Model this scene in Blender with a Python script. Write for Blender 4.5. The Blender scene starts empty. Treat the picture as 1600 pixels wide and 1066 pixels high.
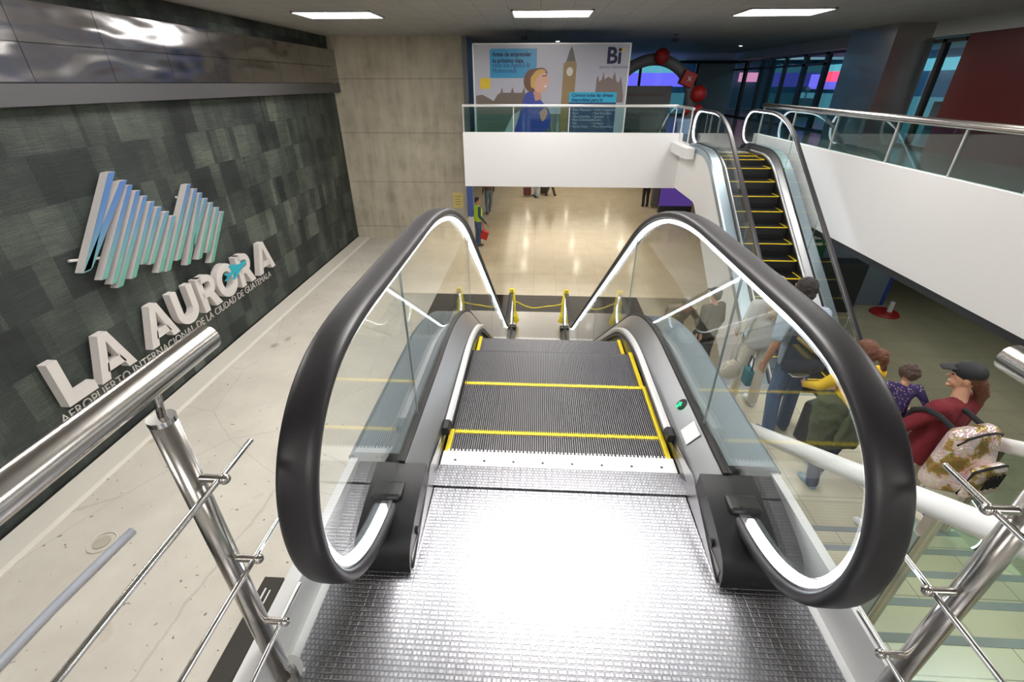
import bpy, bmesh, math, random
from mathutils import Vector, Matrix, noise
random.seed(7)
SC = bpy.context.scene
COL = SC.collection
PI = math.pi
R = math.radians

# ------------------------------------------------------------------ materials
def nmat(name):
    m = bpy.data.materials.new(name); m.use_nodes = True
    nt = m.node_tree
    return m, nt, nt.nodes['Principled BSDF'], nt.nodes['Material Output']
def mat(name, col, rough=.5, metal=0., spec=.5, emit=None, es=0., bump=None, alpha=1.):
    m, nt, b, o = nmat(name)
    b.inputs['Base Color'].default_value = (*col, 1)
    b.inputs['Roughness'].default_value = rough
    b.inputs['Metallic'].default_value = metal
    b.inputs['Specular IOR Level'].default_value = spec
    if emit:
        b.inputs['Emission Color'].default_value = (*emit, 1)
        b.inputs['Emission Strength'].default_value = es
    if bump:   # (scale, strength, distance)
        tc = nt.nodes.new('ShaderNodeTexCoord'); n = nt.nodes.new('ShaderNodeTexNoise')
        n.inputs['Scale'].default_value = bump[0]; n.inputs['Detail'].default_value = 4
        bp = nt.nodes.new('ShaderNodeBump'); bp.inputs['Strength'].default_value = bump[1]; bp.inputs['Distance'].default_value = bump[2]
        nt.links.new(tc.outputs['Object'], n.inputs['Vector']); nt.links.new(n.outputs['Fac'], bp.inputs['Height'])
        nt.links.new(bp.outputs['Normal'], b.inputs['Normal'])
    return m
def emis(name, col, s):
    m, nt, b, o = nmat(name)
    e = nt.nodes.new('ShaderNodeEmission'); e.inputs[0].default_value = (*col, 1); e.inputs[1].default_value = s
    nt.links.new(e.outputs[0], o.inputs[0]); return m
def glass(name, tint=(.93, .97, .95), refl=1.):
    m, nt, b, o = nmat(name)
    t = nt.nodes.new('ShaderNodeBsdfTransparent'); t.inputs[0].default_value = (*tint, 1)
    g = nt.nodes.new('ShaderNodeBsdfGlossy'); g.inputs['Roughness'].default_value = .02; g.inputs[0].default_value = (refl, refl, refl, 1)
    f = nt.nodes.new('ShaderNodeFresnel')
    ge = nt.nodes.new('ShaderNodeNewGeometry'); mr = nt.nodes.new('ShaderNodeMapRange')
    mr.inputs[3].default_value = 1.45; mr.inputs[4].default_value = 1 / 1.45   # same reflectance on both faces of the pane
    nt.links.new(ge.outputs['Backfacing'], mr.inputs[0]); nt.links.new(mr.outputs[0], f.inputs[0])
    mx = nt.nodes.new('ShaderNodeMixShader')
    nt.links.new(f.outputs[0], mx.inputs[0]); nt.links.new(t.outputs[0], mx.inputs[1]); nt.links.new(g.outputs[0], mx.inputs[2])
    nt.links.new(mx.outputs[0], o.inputs[0]); return m
def N(nt, t, **kw):
    n = nt.nodes.new('ShaderNode' + t)
    for k, v in kw.items():
        if k in n.inputs: n.inputs[k].default_value = v
        else: setattr(n, k, v)
    return n
def vec_yz(nt, ax):   # object coords remapped so that brick plane = chosen axes
    tc = N(nt, 'TexCoord'); s = N(nt, 'SeparateXYZ'); c = N(nt, 'CombineXYZ')
    nt.links.new(tc.outputs['Object'], s.inputs[0])
    for i, a in enumerate(ax): nt.links.new(s.outputs['XYZ'.index(a)], c.inputs[i])
    return c.outputs[0]
def ramp(nt, fac, stops):
    r = N(nt, 'ValToRGB'); e = r.color_ramp.elements
    while len(e) < len(stops): e.new(.5)
    for k, (p, c) in zip(e, stops): k.position = p; k.color = (*c, 1)
    nt.links.new(fac, r.inputs[0]); return r.outputs[0]
def mixc(nt, fac, a, b, mode='MIX'):
    m = N(nt, 'Mix', data_type='RGBA', blend_type=mode)
    for s, v in ((m.inputs[0], fac), (m.inputs[6], a), (m.inputs[7], b)):
        if isinstance(v, (int, float)): s.default_value = v
        elif isinstance(v, tuple): s.default_value = (*v, 1)
        else: nt.links.new(v, s)
    return m.outputs[2]
def bumpn(nt, h, st, dist, prev=None):
    b = N(nt, 'Bump'); b.inputs['Strength'].default_value = st; b.inputs['Distance'].default_value = dist
    nt.links.new(h, b.inputs['Height'])
    if prev: nt.links.new(prev, b.inputs['Normal'])
    return b.outputs[0]

def slate_mat():
    m, nt, b, o = nmat('slate')
    v = vec_yz(nt, 'YZX'); L = nt.links.new
    br = N(nt, 'TexBrick'); br.offset = .5
    for k, x in (('Color1', (0, 0, 0, 1)), ('Color2', (1, 1, 1, 1)), ('Mortar', (.3, .3, .3, 1)), ('Scale', 1.), ('Mortar Size', .004), ('Brick Width', .62), ('Row Height', .62)): br.inputs[k].default_value = x
    L(v, br.inputs['Vector'])
    br2 = N(nt, 'TexBrick'); br2.offset = .3
    for k, x in (('Color1', (0, 0, 0, 1)), ('Color2', (1, 1, 1, 1)), ('Mortar', (.5, .5, .5, 1)), ('Scale', 1.), ('Mortar Size', .0), ('Brick Width', .3), ('Row Height', .62)): br2.inputs[k].default_value = x
    L(v, br2.inputs['Vector'])
    n = N(nt, 'TexNoise', Scale=1.2, Detail=3.); L(v, n.inputs['Vector'])
    n2 = N(nt, 'TexNoise', Scale=40., Detail=6., Roughness=.75); L(v, n2.inputs['Vector'])
    mp = N(nt, 'Mapping'); mp.inputs['Scale'].default_value = (3, 90, 1); L(v, mp.inputs[0])
    n3 = N(nt, 'TexNoise', Scale=1., Detail=5., Roughness=.7); L(mp.outputs[0], n3.inputs['Vector'])
    t = mixc(nt, .5, br.outputs[0], br2.outputs[0]); t = mixc(nt, .55, t, n.outputs[0]); t = mixc(nt, .3, t, n2.outputs[0])
    t = mixc(nt, .25, t, n3.outputs[0])
    c = ramp(nt, t, [(.36, (.012, .017, .019)), (.47, (.030, .039, .037)), (.56, (.075, .092, .079)), (.68, (.19, .215, .18))])
    L(c, b.inputs['Base Color']); b.inputs['Roughness'].default_value = .6
    nb = bumpn(nt, n3.outputs[0], .9, .01); nb = bumpn(nt, br.outputs['Fac'], .6, -.004, nb); nb = bumpn(nt, n2.outputs[0], .4, .006, nb)
    L(nb, b.inputs['Normal']); return m
def concrete_mat():
    m, nt, b, o = nmat('concrete'); L = nt.links.new
    v = vec_yz(nt, 'XZY')
    n = N(nt, 'TexNoise', Scale=1.3, Detail=8., Roughness=.62); L(v, n.inputs['Vector'])
    mp = N(nt, 'Mapping'); mp.inputs['Scale'].default_value = (5, .7, 1); L(v, mp.inputs[0])
    n2 = N(nt, 'TexNoise', Scale=1., Detail=5.); L(mp.outputs[0], n2.inputs['Vector'])
    t = mixc(nt, .45, n.outputs[0], n2.outputs[0])
    c = ramp(nt, t, [(.3, (.33, .295, .23)), (.5, (.52, .47, .37)), (.7, (.65, .60, .48))])
    br = N(nt, 'TexBrick'); br.offset = 0.
    for k, x in (('Color1', (1, 1, 1, 1)), ('Color2', (.97, .97, .97, 1)), ('Mortar', (.62, .6, .56, 1)), ('Scale', 1.), ('Mortar Size', .012), ('Brick Width', 50.), ('Row Height', 1.55)): br.inputs[k].default_value = x
    L(v, br.inputs['Vector'])
    L(mixc(nt, 1., c, br.outputs[0], 'MULTIPLY'), b.inputs['Base Color'])
    b.inputs['Roughness'].default_value = .75
    nb = bumpn(nt, n.outputs[0], .4, .01); L(bumpn(nt, br.outputs['Fac'], .5, -.01, nb), b.inputs['Normal']); return m
def tile_mat(name, c1, c2, mortar, size, rough, ms=.003, ax='XYZ'):
    m, nt, b, o = nmat(name); L = nt.links.new
    v = vec_yz(nt, ax)
    br = N(nt, 'TexBrick'); br.offset = 0.
    for k, x in (('Color1', (*c1, 1)), ('Color2', (*c2, 1)), ('Mortar', (*mortar, 1)), ('Scale', 1.), ('Mortar Size', ms), ('Brick Width', size), ('Row Height', size)): br.inputs[k].default_value = x
    L(v, br.inputs['Vector'])
    n = N(nt, 'TexNoise', Scale=2., Detail=4.); L(v, n.inputs['Vector'])
    L(mixc(nt, .12, br.outputs[0], n.outputs[0], 'OVERLAY'), b.inputs['Base Color'])
    b.inputs['Roughness'].default_value = rough
    L(bumpn(nt, br.outputs['Fac'], .3, -.002), b.inputs['Normal']); return m
def slab_mat():
    m, nt, b, o = nmat('painted_slab'); L = nt.links.new
    v = vec_yz(nt, 'XYZ')
    n = N(nt, 'TexNoise', Scale=1.1, Detail=7., Roughness=.6); L(v, n.inputs['Vector'])
    n2 = N(nt, 'TexNoise', Scale=14., Detail=3.); L(v, n2.inputs['Vector'])
    n3 = N(nt, 'TexNoise', Scale=2.2, Detail=2.); L(v, n3.inputs['Vector'])
    c = ramp(nt, n.outputs[0], [(.3, (.60, .56, .49)), (.7, (.73, .69, .61))])
    chips = ramp(nt, n2.outputs[0], [(.70, (0, 0, 0)), (.73, (1, 1, 1))])
    c = mixc(nt, chips, c, (.22, .19, .15))
    st = ramp(nt, n3.outputs[0], [(.70, (0, 0, 0)), (.78, (.6, .6, .6))])
    c = mixc(nt, st, c, (.45, .38, .28))
    mp = N(nt, 'Mapping'); mp.inputs['Location'].default_value = (.03, 0, 0); L(v, mp.inputs[0])
    vo = N(nt, 'TexVoronoi', feature='DISTANCE_TO_EDGE', Scale=.42); L(mixc(nt, .12, v, n.outputs['Color']), vo.inputs['Vector'])
    cr = ramp(nt, vo.outputs[0], [(.0, (.35, .35, .35)), (.004, (0, 0, 0))])
    c = mixc(nt, cr, c, (.3, .27, .23))
    L(c, b.inputs['Base Color']); b.inputs['Roughness'].default_value = .55
    L(bumpn(nt, n2.outputs[0], .15, .004), b.inputs['Normal']); return m
def ripple_steel(name, col, rough, ax, scale=1.3, st=.6):
    m, nt, b, o = nmat(name); L = nt.links.new
    v = vec_yz(nt, ax)
    mp = N(nt, 'Mapping'); mp.inputs['Scale'].default_value = (.75, 2.2, 1); L(v, mp.inputs[0])
    n = N(nt, 'TexNoise', Scale=scale, Detail=1.); L(mp.outputs[0], n.inputs['Vector'])
    mp2 = N(nt, 'Mapping'); mp2.inputs['Scale'].default_value = (160, 2, 1); L(v, mp2.inputs[0])
    n2 = N(nt, 'TexNoise', Scale=1., Detail=3.); L(mp2.outputs[0], n2.inputs['Vector'])
    b.inputs['Base Color'].default_value = (*col, 1); b.inputs['Metallic'].default_value = 1.; b.inputs['Roughness'].default_value = rough
    nb = bumpn(nt, n.outputs[0], st, .12); L(bumpn(nt, n2.outputs[0], .12, .001, nb), b.inputs['Normal']); return m
def tread_plate_mat():
    m, nt, b, o = nmat('tread_plate'); L = nt.links.new
    v = vec_yz(nt, 'XYZ')
    br = N(nt, 'TexBrick'); br.offset = 0.
    for k, x in (('Color1', (1, 1, 1, 1)), ('Color2', (1, 1, 1, 1)), ('Mortar', (0, 0, 0, 1)), ('Scale', 1.), ('Mortar Size', .0028), ('Mortar Smooth', .6), ('Brick Width', .026), ('Row Height', .0145)): br.inputs[k].default_value = x
    L(v, br.inputs['Vector'])
    br2 = N(nt, 'TexBrick'); br2.offset = .5
    for k, x in (('Color1', (.54, .54, .565, 1)), ('Color2', (.40, .40, .43, 1)), ('Mortar', (.30, .30, .33, 1)), ('Scale', 1.), ('Mortar Size', .0022), ('Brick Width', .013), ('Row Height', .0145)): br2.inputs[k].default_value = x
    L(v, br2.inputs['Vector'])
    L(br2.outputs[0], b.inputs['Base Color'])
    b.inputs['Metallic'].default_value = 1.; b.inputs['Roughness'].default_value = .30
    nb = bumpn(nt, br.outputs['Fac'], 1., -.0022); L(bumpn(nt, br2.outputs['Fac'], .5, -.0012, nb), b.inputs['Normal']); return m
def brushed(name, col, rough, aniso_ax='X', metal=1.):
    m, nt, b, o = nmat(name); L = nt.links.new
    tc = N(nt, 'TexCoord'); mp = N(nt, 'Mapping')
    mp.inputs['Scale'].default_value = (300, 3, 3) if aniso_ax == 'X' else (3, 3, 300)
    L(tc.outputs['Object'], mp.inputs[0])
    n = N(nt, 'TexNoise', Scale=1., Detail=3.); L(mp.outputs[0], n.inputs['Vector'])
    b.inputs['Base Color'].default_value = (*col, 1); b.inputs['Metallic'].default_value = metal; b.inputs['Roughness'].default_value = rough
    L(bumpn(nt, n.outputs[0], .15, .001), b.inputs['Normal']); return m
def stripe_mat(name, c1, c2, scale, ax='Z', rough=.8):
    m, nt, b, o = nmat(name); L = nt.links.new
    tc = N(nt, 'TexCoord'); w = N(nt, 'TexWave', Scale=scale, bands_direction=ax); L(tc.outputs['Object'], w.inputs[0])
    L(ramp(nt, w.outputs[1], [(.45, c1), (.6, c2)]), b.inputs['Base Color']); b.inputs['Roughness'].default_value = rough; return m
def spots_mat(name, base, spots, scale, thr=.28, rough=.8, metal=0., bumps=0.):
    m, nt, b, o = nmat(name); L = nt.links.new
    tc = N(nt, 'TexCoord'); v = N(nt, 'TexVoronoi', Scale=scale); L(tc.outputs['Object'], v.inputs[0])
    n = N(nt, 'TexNoise', Scale=scale * .12, Detail=2.); L(tc.outputs['Object'], n.inputs[0])
    if isinstance(spots, list):
        c = ramp(nt, n.outputs[0], spots)
        c = mixc(nt, .25, c, v.outputs['Color'], 'OVERLAY')
        b.inputs['Specular IOR Level'].default_value = .8
    else:
        f = ramp(nt, v.outputs['Distance'], [(thr, (1, 1, 1)), (thr + .05, (0, 0, 0))]); c = mixc(nt, f, base, spots)
    L(c, b.inputs['Base Color']); b.inputs['Roughness'].default_value = rough; b.inputs['Metallic'].default_value = metal
    if bumps: L(bumpn(nt, v.outputs['Distance'], bumps, .01), b.inputs['Normal'])
    return m
def cloth(name, col, rough=.85): return mat(name, col, rough, bump=(26, .5, .012))
def grad_bar():
    m, nt, b, o = nmat('sign_bar_gradient'); L = nt.links.new
    tc = N(nt, 'TexCoord'); s = N(nt, 'SeparateXYZ'); L(tc.outputs['Object'], s.inputs[0])
    mr = N(nt, 'MapRange'); mr.inputs[1].default_value = -1.45; mr.inputs[2].default_value = .0; L(s.outputs[2], mr.inputs[0])
    L(ramp(nt, mr.outputs[0], [(0, (.13, .42, .29)), (.35, (.17, .40, .38)), (.75, (.12, .25, .47)), (1, (.09, .20, .46))]), b.inputs['Base Color'])
    b.inputs['Roughness'].default_value = .45; return m

M = {}
M['slate'] = slate_mat(); M['concrete'] = concrete_mat()
M['tile'] = tile_mat('cream_tile', (.50, .43, .31), (.47, .405, .29), (.30, .25, .18), .62, .16)
M['dark_tile'] = tile_mat('black_tile', (.014, .011, .010), (.012, .010, .009), (.006, .006, .006), .62, .1)
M['dark_tile'].node_tree.nodes['Principled BSDF'].inputs['Specular IOR Level'].default_value = .10
M['stair_tile'] = tile_mat('stair_tile', (.54, .50, .38), (.52, .48, .37), (.25, .24, .2), .62, .22)
M['far_tile'] = tile_mat('grey_tile', (.16, .17, .16), (.15, .16, .15), (.08, .08, .08), .62, .2)
M['ceil'] = tile_mat('ceiling_panels', (.38, .37, .355), (.36, .35, .34), (.19, .185, .18), .61, .6, .006)
M['slab'] = slab_mat()
M['white'] = mat('white_plaster', (.80, .79, .79), .55, bump=(6, .05, .01))
M['white_gloss'] = mat('white_paint', (.78, .78, .78), .3)
M['curb'] = mat('cream_paint', (.68, .65, .58), .6, bump=(9, .2, .01))
M['band'] = ripple_steel('rippled_steel', (.40, .385, .39), .2, 'YZX', 1.25, .55)
M['band_low'] = mat('satin_steel', (.13, .128, .135), .5, .5)
M['column'] = ripple_steel('column_steel', (.55, .52, .50), .33, 'YZX', 1.1, .25)
M['plate'] = tread_plate_mat()
M['steel'] = brushed('brushed_steel', (.44, .44, .45), .33)
M['chrome'] = mat('polished_steel', (.72, .71, .70), .16, 1.)
M['rail_steel'] = mat('satin_rail_steel', (.60, .57, .54), .24, 1.)
M['alu'] = mat('comb_aluminium', (.74, .74, .74), .38, .75)
M['deck_out'] = mat('blue_grey_steel', (.42, .50, .56), .36, .8)
M['rubber'] = mat('black_rubber', (.022, .02, .024), .43, 0, .6)
M['black'] = mat('black_metal', (.02, .02, .022), .4, .2)
M['gasket'] = mat('black_gasket', (.012, .012, .012), .5)
M['skirt'] = mat('dark_skirt', (.10, .095, .09), .28, .85)
M['brush'] = mat('brush_bristles', (.09, .08, .08), .8, bump=(120, 1., .01))
M['joint'] = mat('joint_seal', (.22, .27, .27), .4)
M['cleat'] = mat('step_cleats', (.20, .195, .205), .42, .8)
M['step'] = mat('step_body', (.012, .012, .014), .5, .2)
M['yellow'] = mat('safety_yellow', (.85, .66, .02), .5)
M['led'] = emis('led_strip', (.86, .93, 1.), 7.)
M['glass'] = glass('balustrade_glass', (.955, .975, .965))
M['green_glass'] = glass('green_glass', (.86, .95, .90))
M['pane'] = glass('window_pane', (.80, .92, .95))
M['bal_glass'] = glass('balcony_glass', (.70, .86, .84))
M['lamp'] = emis('lamp_diffuser', (1, .965, .92), 25.)
M['spot'] = emis('downlight_lens', (1, .93, .80), 60.)
M['letter'] = mat('sign_white', (.74, .70, .68), .55)
M['bar_side'] = mat('sign_grey', (.60, .565, .56), .5)
M['bar_front'] = grad_bar()
M['cyan'] = mat('plane_blue', (.02, .45, .58), .4)
M['green_led'] = emis('green_light', (.05, 1, .35), 1.6)
M['sticker'] = mat('white_sticker', (.82, .82, .82), .5)
M['red'] = mat('red_plastic', (.40, .015, .012), .45)
M['arch_grey'] = mat('arch_grey', (.16, .17, .18), .5)
M['navy_wall'] = mat('slate_blue_wall', (.20, .24, .30), .5)
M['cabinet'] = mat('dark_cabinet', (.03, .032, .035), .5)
M['olive_wall'] = mat('olive_wall', (.20, .18, .11), .7)
M['red_wall'] = mat('dark_red_wall', (.09, .012, .012), .4)
M['grey_wall'] = mat('grey_panel', (.20, .21, .22), .5)
M['black_frame'] = mat('black_mullion', (.01, .01, .012), .4)
M['skin'] = mat('skin', (.52, .28, .18), .55); M['skin2'] = mat('tan_skin', (.40, .20, .12), .55)
M['hair'] = mat('dark_hair', (.018, .013, .011), .5, bump=(60, .9, .02)); M['hair_b'] = mat('brown_hair', (.13, .045, .02), .5, bump=(60, .9, .02))
M['hair_l'] = mat('light_hair', (.50, .42, .32), .55, bump=(50, .9, .02)); M['hair_c'] = mat('curly_hair', (.055, .028, .02), .6, bump=(40, 1., .03))
M['eye'] = mat('eye', (.03, .02, .015), .2)

# ------------------------------------------------------------------ mesh tools
class MB:
    def __init__(s): s.bm = bmesh.new()
    def box(s, x0, x1, y0, y1, z0, z1, rot=None, piv=None, bev=0.):
        m = Matrix.Translation(((x0 + x1) / 2, (y0 + y1) / 2, (z0 + z1) / 2)) @ Matrix.Diagonal((abs(x1 - x0), abs(y1 - y0), abs(z1 - z0), 1))
        if rot is not None: m = Matrix.Translation(piv) @ rot.to_4x4() @ Matrix.Translation(-Vector(piv)) @ m
        r = bmesh.ops.create_cube(s.bm, size=1, matrix=m)
        if bev:
            es = {e for v in r['verts'] for e in v.link_edges}
            bmesh.ops.bevel(s.bm, geom=list(es), offset=bev, segments=2, affect='EDGES', profile=.5)
        return s
    def cyl(s, p0, p1, r0, r1=None, n=20, caps=True):
        p0, p1 = Vector(p0), Vector(p1); d = p1 - p0
        q = d.to_track_quat('Z', 'Y').to_matrix().to_4x4()
        bmesh.ops.create_cone(s.bm, segments=n, cap_ends=caps, cap_tris=False, radius1=r0, radius2=r0 if r1 is None else r1, depth=d.length, matrix=Matrix.Translation((p0 + p1) / 2) @ q)
        return s
    def sph(s, c, r, rz=None, seg=16, rot=None):
        rr = r if isinstance(r, (tuple, list)) else (r, r, rz or r)
        m = Matrix.Translation(c) @ (rot.to_4x4() if rot else Matrix()) @ Matrix.Diagonal((*rr, 1))
        bmesh.ops.create_uvsphere(s.bm, u_segments=seg, v_segments=max(8, seg // 2), radius=1, matrix=m); return s
    def prism(s, pts, off):   # closed 3D polygon extruded by vector
        vs = [s.bm.verts.new(p) for p in pts]; f = s.bm.faces.new(vs)
        e = bmesh.ops.extrude_face_region(s.bm, geom=[f])
        bmesh.ops.translate(s.bm, verts=[v for v in e['geom'] if isinstance(v, bmesh.types.BMVert)], vec=off)
        return s
    def tube(s, pts, r, n=10, close=False):
        pts = [Vector(p) for p in pts]; rings = []
        up = Vector((0, 0, 1)); k = len(pts)
        for i, p in enumerate(pts):
            a = pts[i - 1] if i or close else p; b = pts[(i + 1) % k] if i < k - 1 or close else p
            t = (b - a).normalized(); x = t.cross(up)
            if x.length < .05: x = t.cross(Vector((0, 1, 0)))
            x.normalize(); y = x.cross(t)
            rr = r[i] if isinstance(r, list) else r
            rings.append([s.bm.verts.new(p + (x * math.cos(2 * PI * j / n) + y * math.sin(2 * PI * j / n)) * rr) for j in range(n)])
        for i in range(k if close else k - 1):
            A, B = rings[i], rings[(i + 1) % k]
            for j in range(n): s.bm.faces.new((A[j], A[(j + 1) % n], B[(j + 1) % n], B[j]))
        if not close: s.bm.faces.new(rings[0][::-1]); s.bm.faces.new(rings[-1])
        return s
    def mesh(s, name, m):
        bmesh.ops.recalc_face_normals(s.bm, faces=s.bm.faces)
        me = bpy.data.meshes.new(name); s.bm.to_mesh(me); s.bm.free()
        for x in (m if isinstance(m, (list, tuple)) else [m]): me.materials.append(x)
        return me
    def build(s, name, m, parent=None, smooth=False, loc=None):
        me = s.mesh(name, m); o = bpy.data.objects.new(name, me); COL.objects.link(o)
        if parent: o.parent = parent
        if loc: o.location = loc
        if smooth:
            me.shade_smooth()
            if smooth != 'all': me.set_sharp_from_angle(angle=R(40))
        return o
def tag(o, label=None, cat=None, group=None, kind=None):
    for k, v in (('label', label), ('category', cat), ('group', group), ('kind', kind)):
        if v: o[k] = v
    return o
def empty(name, loc, label, cat, group=None, rz=0):
    o = bpy.data.objects.new(name, None); o.empty_display_size = .1; COL.objects.link(o)
    o.location = loc; o.rotation_euler = (0, 0, rz); return tag(o, label, cat, group)
def struct(o, label=None, cat=None): return tag(o, label, cat, None, 'structure')
def BX(name, m, *b, parent=None, bev=0.): return MB().box(*b, bev=bev).build(name, m, parent)
def copy_tree(o, parent=None):
    c = o.copy(); COL.objects.link(c); c.parent = parent
    for ch in [k for k in bpy.data.objects if k.parent == o and k != c]: copy_tree(ch, c)
    return c
def text_mesh(name, s, m, size, mtx, ext=.0, offset=0., align='LEFT', parent=None, spacing=1., xs=1.):
    cu = bpy.data.curves.new('tmp', 'FONT'); cu.body = s; cu.size = size; cu.extrude = ext; cu.offset = offset; cu.align_x = align; cu.space_character = spacing
    cu.resolution_u = 6
    t = bpy.data.objects.new('tmp', cu); COL.objects.link(t)
    bpy.context.view_layer.update()
    me = bpy.data.meshes.new_from_object(t.evaluated_get(bpy.context.evaluated_depsgraph_get()))
    bpy.data.objects.remove(t); bpy.data.curves.remove(cu)
    me.transform(mtx @ Matrix.Diagonal((xs, 1, 1, 1))); me.materials.clear(); me.materials.append(m); me.name = name
    o = bpy.data.objects.new(name, me); COL.objects.link(o)
    if parent: o.parent = parent
    return o
def frame(o, right, up):   # matrix whose local x->right, y->up
    r, u = Vector(right).normalized(), Vector(up).normalized(); n = r.cross(u)
    return Matrix.Translation(o) @ Matrix((r, u, n)).transposed().to_4x4()

LOW = -3.57; MID = -1.88; CEIL = 2.67
# ------------------------------------------------------------------ setting
struct(BX('floor', M['tile'], -7, 12, -6, 40, LOW - .2, LOW - .012))
struct(BX('wall_left', M['slate'], -6.8, -6.5, -6, 16.5, LOW, CEIL))
struct(BX('wall_back', M['concrete'], -6.8, -2.36, 16.3, 16.7, LOW, CEIL))
struct(MB().box(-6.8, 17, -6, 40, CEIL, CEIL + .2).build('ceiling', M['ceil']))
struct(BX('wall_rear', mat('rear_wall', (.55, .54, .52), .8), -6.8, 17, -6.3, -6, LOW, CEIL))
struct(BX('wall_far', M['olive_wall'], -7, 12, 36, 36.3, LOW, -1.1))
# painted slab zone beside the slate wall
struct(MB().box(-6.5, -2.63, -6, 16.3, LOW - .1, LOW + .02).build('floor_painted_slab', M['slab']))
struct(MB().prism([(-6.5, -6, LOW + .02), (-6.08, -6, LOW + .02), (-6.12, -6, LOW + .06), (-6.5, -6, LOW + .10)], (0, 22.3, 0)).build('baseboard_left', M['curb']))
struct(BX('trim_1', M['gasket'], -6.5, -6.47, -6, 16.3, LOW + .085, LOW + .11))
# steel cladding band
mb = MB()
ys = [1.2 + 1.27 * k for k in range(-5, 13)]
for i in range(len(ys) - 1):
    y0, y1 = ys[i] + .004, min(ys[i + 1] - .004, 16.3)
    if y0 > 16.2: break
    mb.box(-6.5, -6.3, y0, y1, 1.44, 1.865).box(-6.5, -6.3, y0, y1, 1.873, 2.32)
struct(mb.build('trim_2', M['band']))
struct(MB().prism([(-6.5, -6, 1.43), (-6.29, -6, 1.43), (-6.29, -6, 1.18), (-6.5, -6, 1.18)], (0, 22.3, 0)).build('trim_3', M['band_low']))
# far balcony slab, curb and right gallery
struct(BX('floor_far_gallery', M['far_tile'], -1.92, 9.4, 12.92, 30, -.3, 0))
struct(BX('wall_balcony_front', M['white'], -1.92, 3.66, 12.78, 12.92, -1.0, .33))
struct(BX('ceiling_under_far_gallery', mat('soffit', (.5, .48, .44), .7), -1.92, 5.45, 12.92, 36, -1.0, -.95))
struct(BX('wall_balcony_return', M['white'], 3.40, 3.60, 11.45, 12.78, -.10, .13))
struct(BX('wall_gallery_front', M['white'], 5.45, 5.57, -6, 12.92, -1.05, .33))
struct(BX('floor_right_gallery', M['far_tile'], 5.57, 9.4, -6, 12.92, -.3, 0))
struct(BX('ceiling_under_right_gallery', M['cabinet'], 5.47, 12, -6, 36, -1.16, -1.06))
# lower right rooms
struct(BX('wall_lower_room', M['navy_wall'], 5.6, 9.0, 11.25, 14.5, LOW, -1.16))
struct(BX('trim_4', mat('blue_edge', (.03, .07, .4), .5), 8.93, 9.012, 11.235, 11.25, LOW, -1.16))
struct(BX('wall_lower_right', M['olive_wall'], 10.7, 10.9, -6, 36, LOW, -1.16))
BXc = tag(BX('cabinet', M['cabinet'], 6.0, 7.95, 10.75, 11.22, LOW, LOW + 1.25, bev=.01), 'dark low cabinet against the slate blue wall under the right gallery', 'cabinet')
# glazing of the right gallery
mb = MB(); fr = []
for i, y in enumerate([24.7, 23, 22.1, 20.9, 19.4, 18, 16.3, 13.1]):
    fr.append((y, .11 if i in (0, 4, 5, 6) else .06))
for y, w in fr: mb.box(9.34, 9.46, y - w, y + w, 0, CEIL - .35)
mb.box(9.34, 9.46, 12.5, 26, CEIL - .42, CEIL - .34).box(9.3, 9.5, 12.5, 26, 0, .08).box(9.34, 9.46, 17.9, 26, 1.95, 2.02)
w = struct(mb.build('window_1', M['black_frame']))
BX('pane', M['pane'], 9.395, 9.405, 12.5, 26, .08, CEIL - .35, parent=w)
struct(BX('trim_5', mat('header_grey', (.42, .41, .40), .5), 9.25, 9.6, -6, 26, CEIL - .30, CEIL - .001))
struct(MB().box(9.35, 9.5, -6, 12.45, 0, CEIL - .3).build('wall_right', M['red_wall']))
mb = MB()
for x in (-1.9, 2.0, 4.9, 7.6): mb.box(x - .06, x + .06, 26, 26.1, 0, CEIL - .35)
mb.box(-2, 7.6, 26, 26.1, 0, .1).box(-2, 9.4, 25.96, 26.12, CEIL - .42, CEIL - .3)
w = struct(mb.build('window_2', M['black_frame']))
BX('pane', M['pane'], -1.9, 7.6, 26.04, 26.05, .1, CEIL - .4, parent=w)
struct(BX('wall_far_panel', M['grey_wall'], 7.66, 9.34, 26, 26.15, 0, CEIL - .42))
struct(BX('wall_far_left', M['grey_wall'], -2.36, -2.2, 16.3, 30, -.95, CEIL))
struct(BX('floor_shops', M['far_tile'], -3, 17, 26.2, 34, -.3, -.02)); struct(BX('floor_shops', M['far_tile'], 9.5, 17, 8, 26.2, -.3, -.02))
struct(BX('wall_shops_back', mat('shop_wall', (.10, .30, .36), .6), -3, 17, 33.8, 34, 0, CEIL)); struct(BX('wall_shops_right', mat('shop_wall_b', (.07, .24, .30), .6), 16.8, 17, 8, 34, 0, CEIL))

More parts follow.
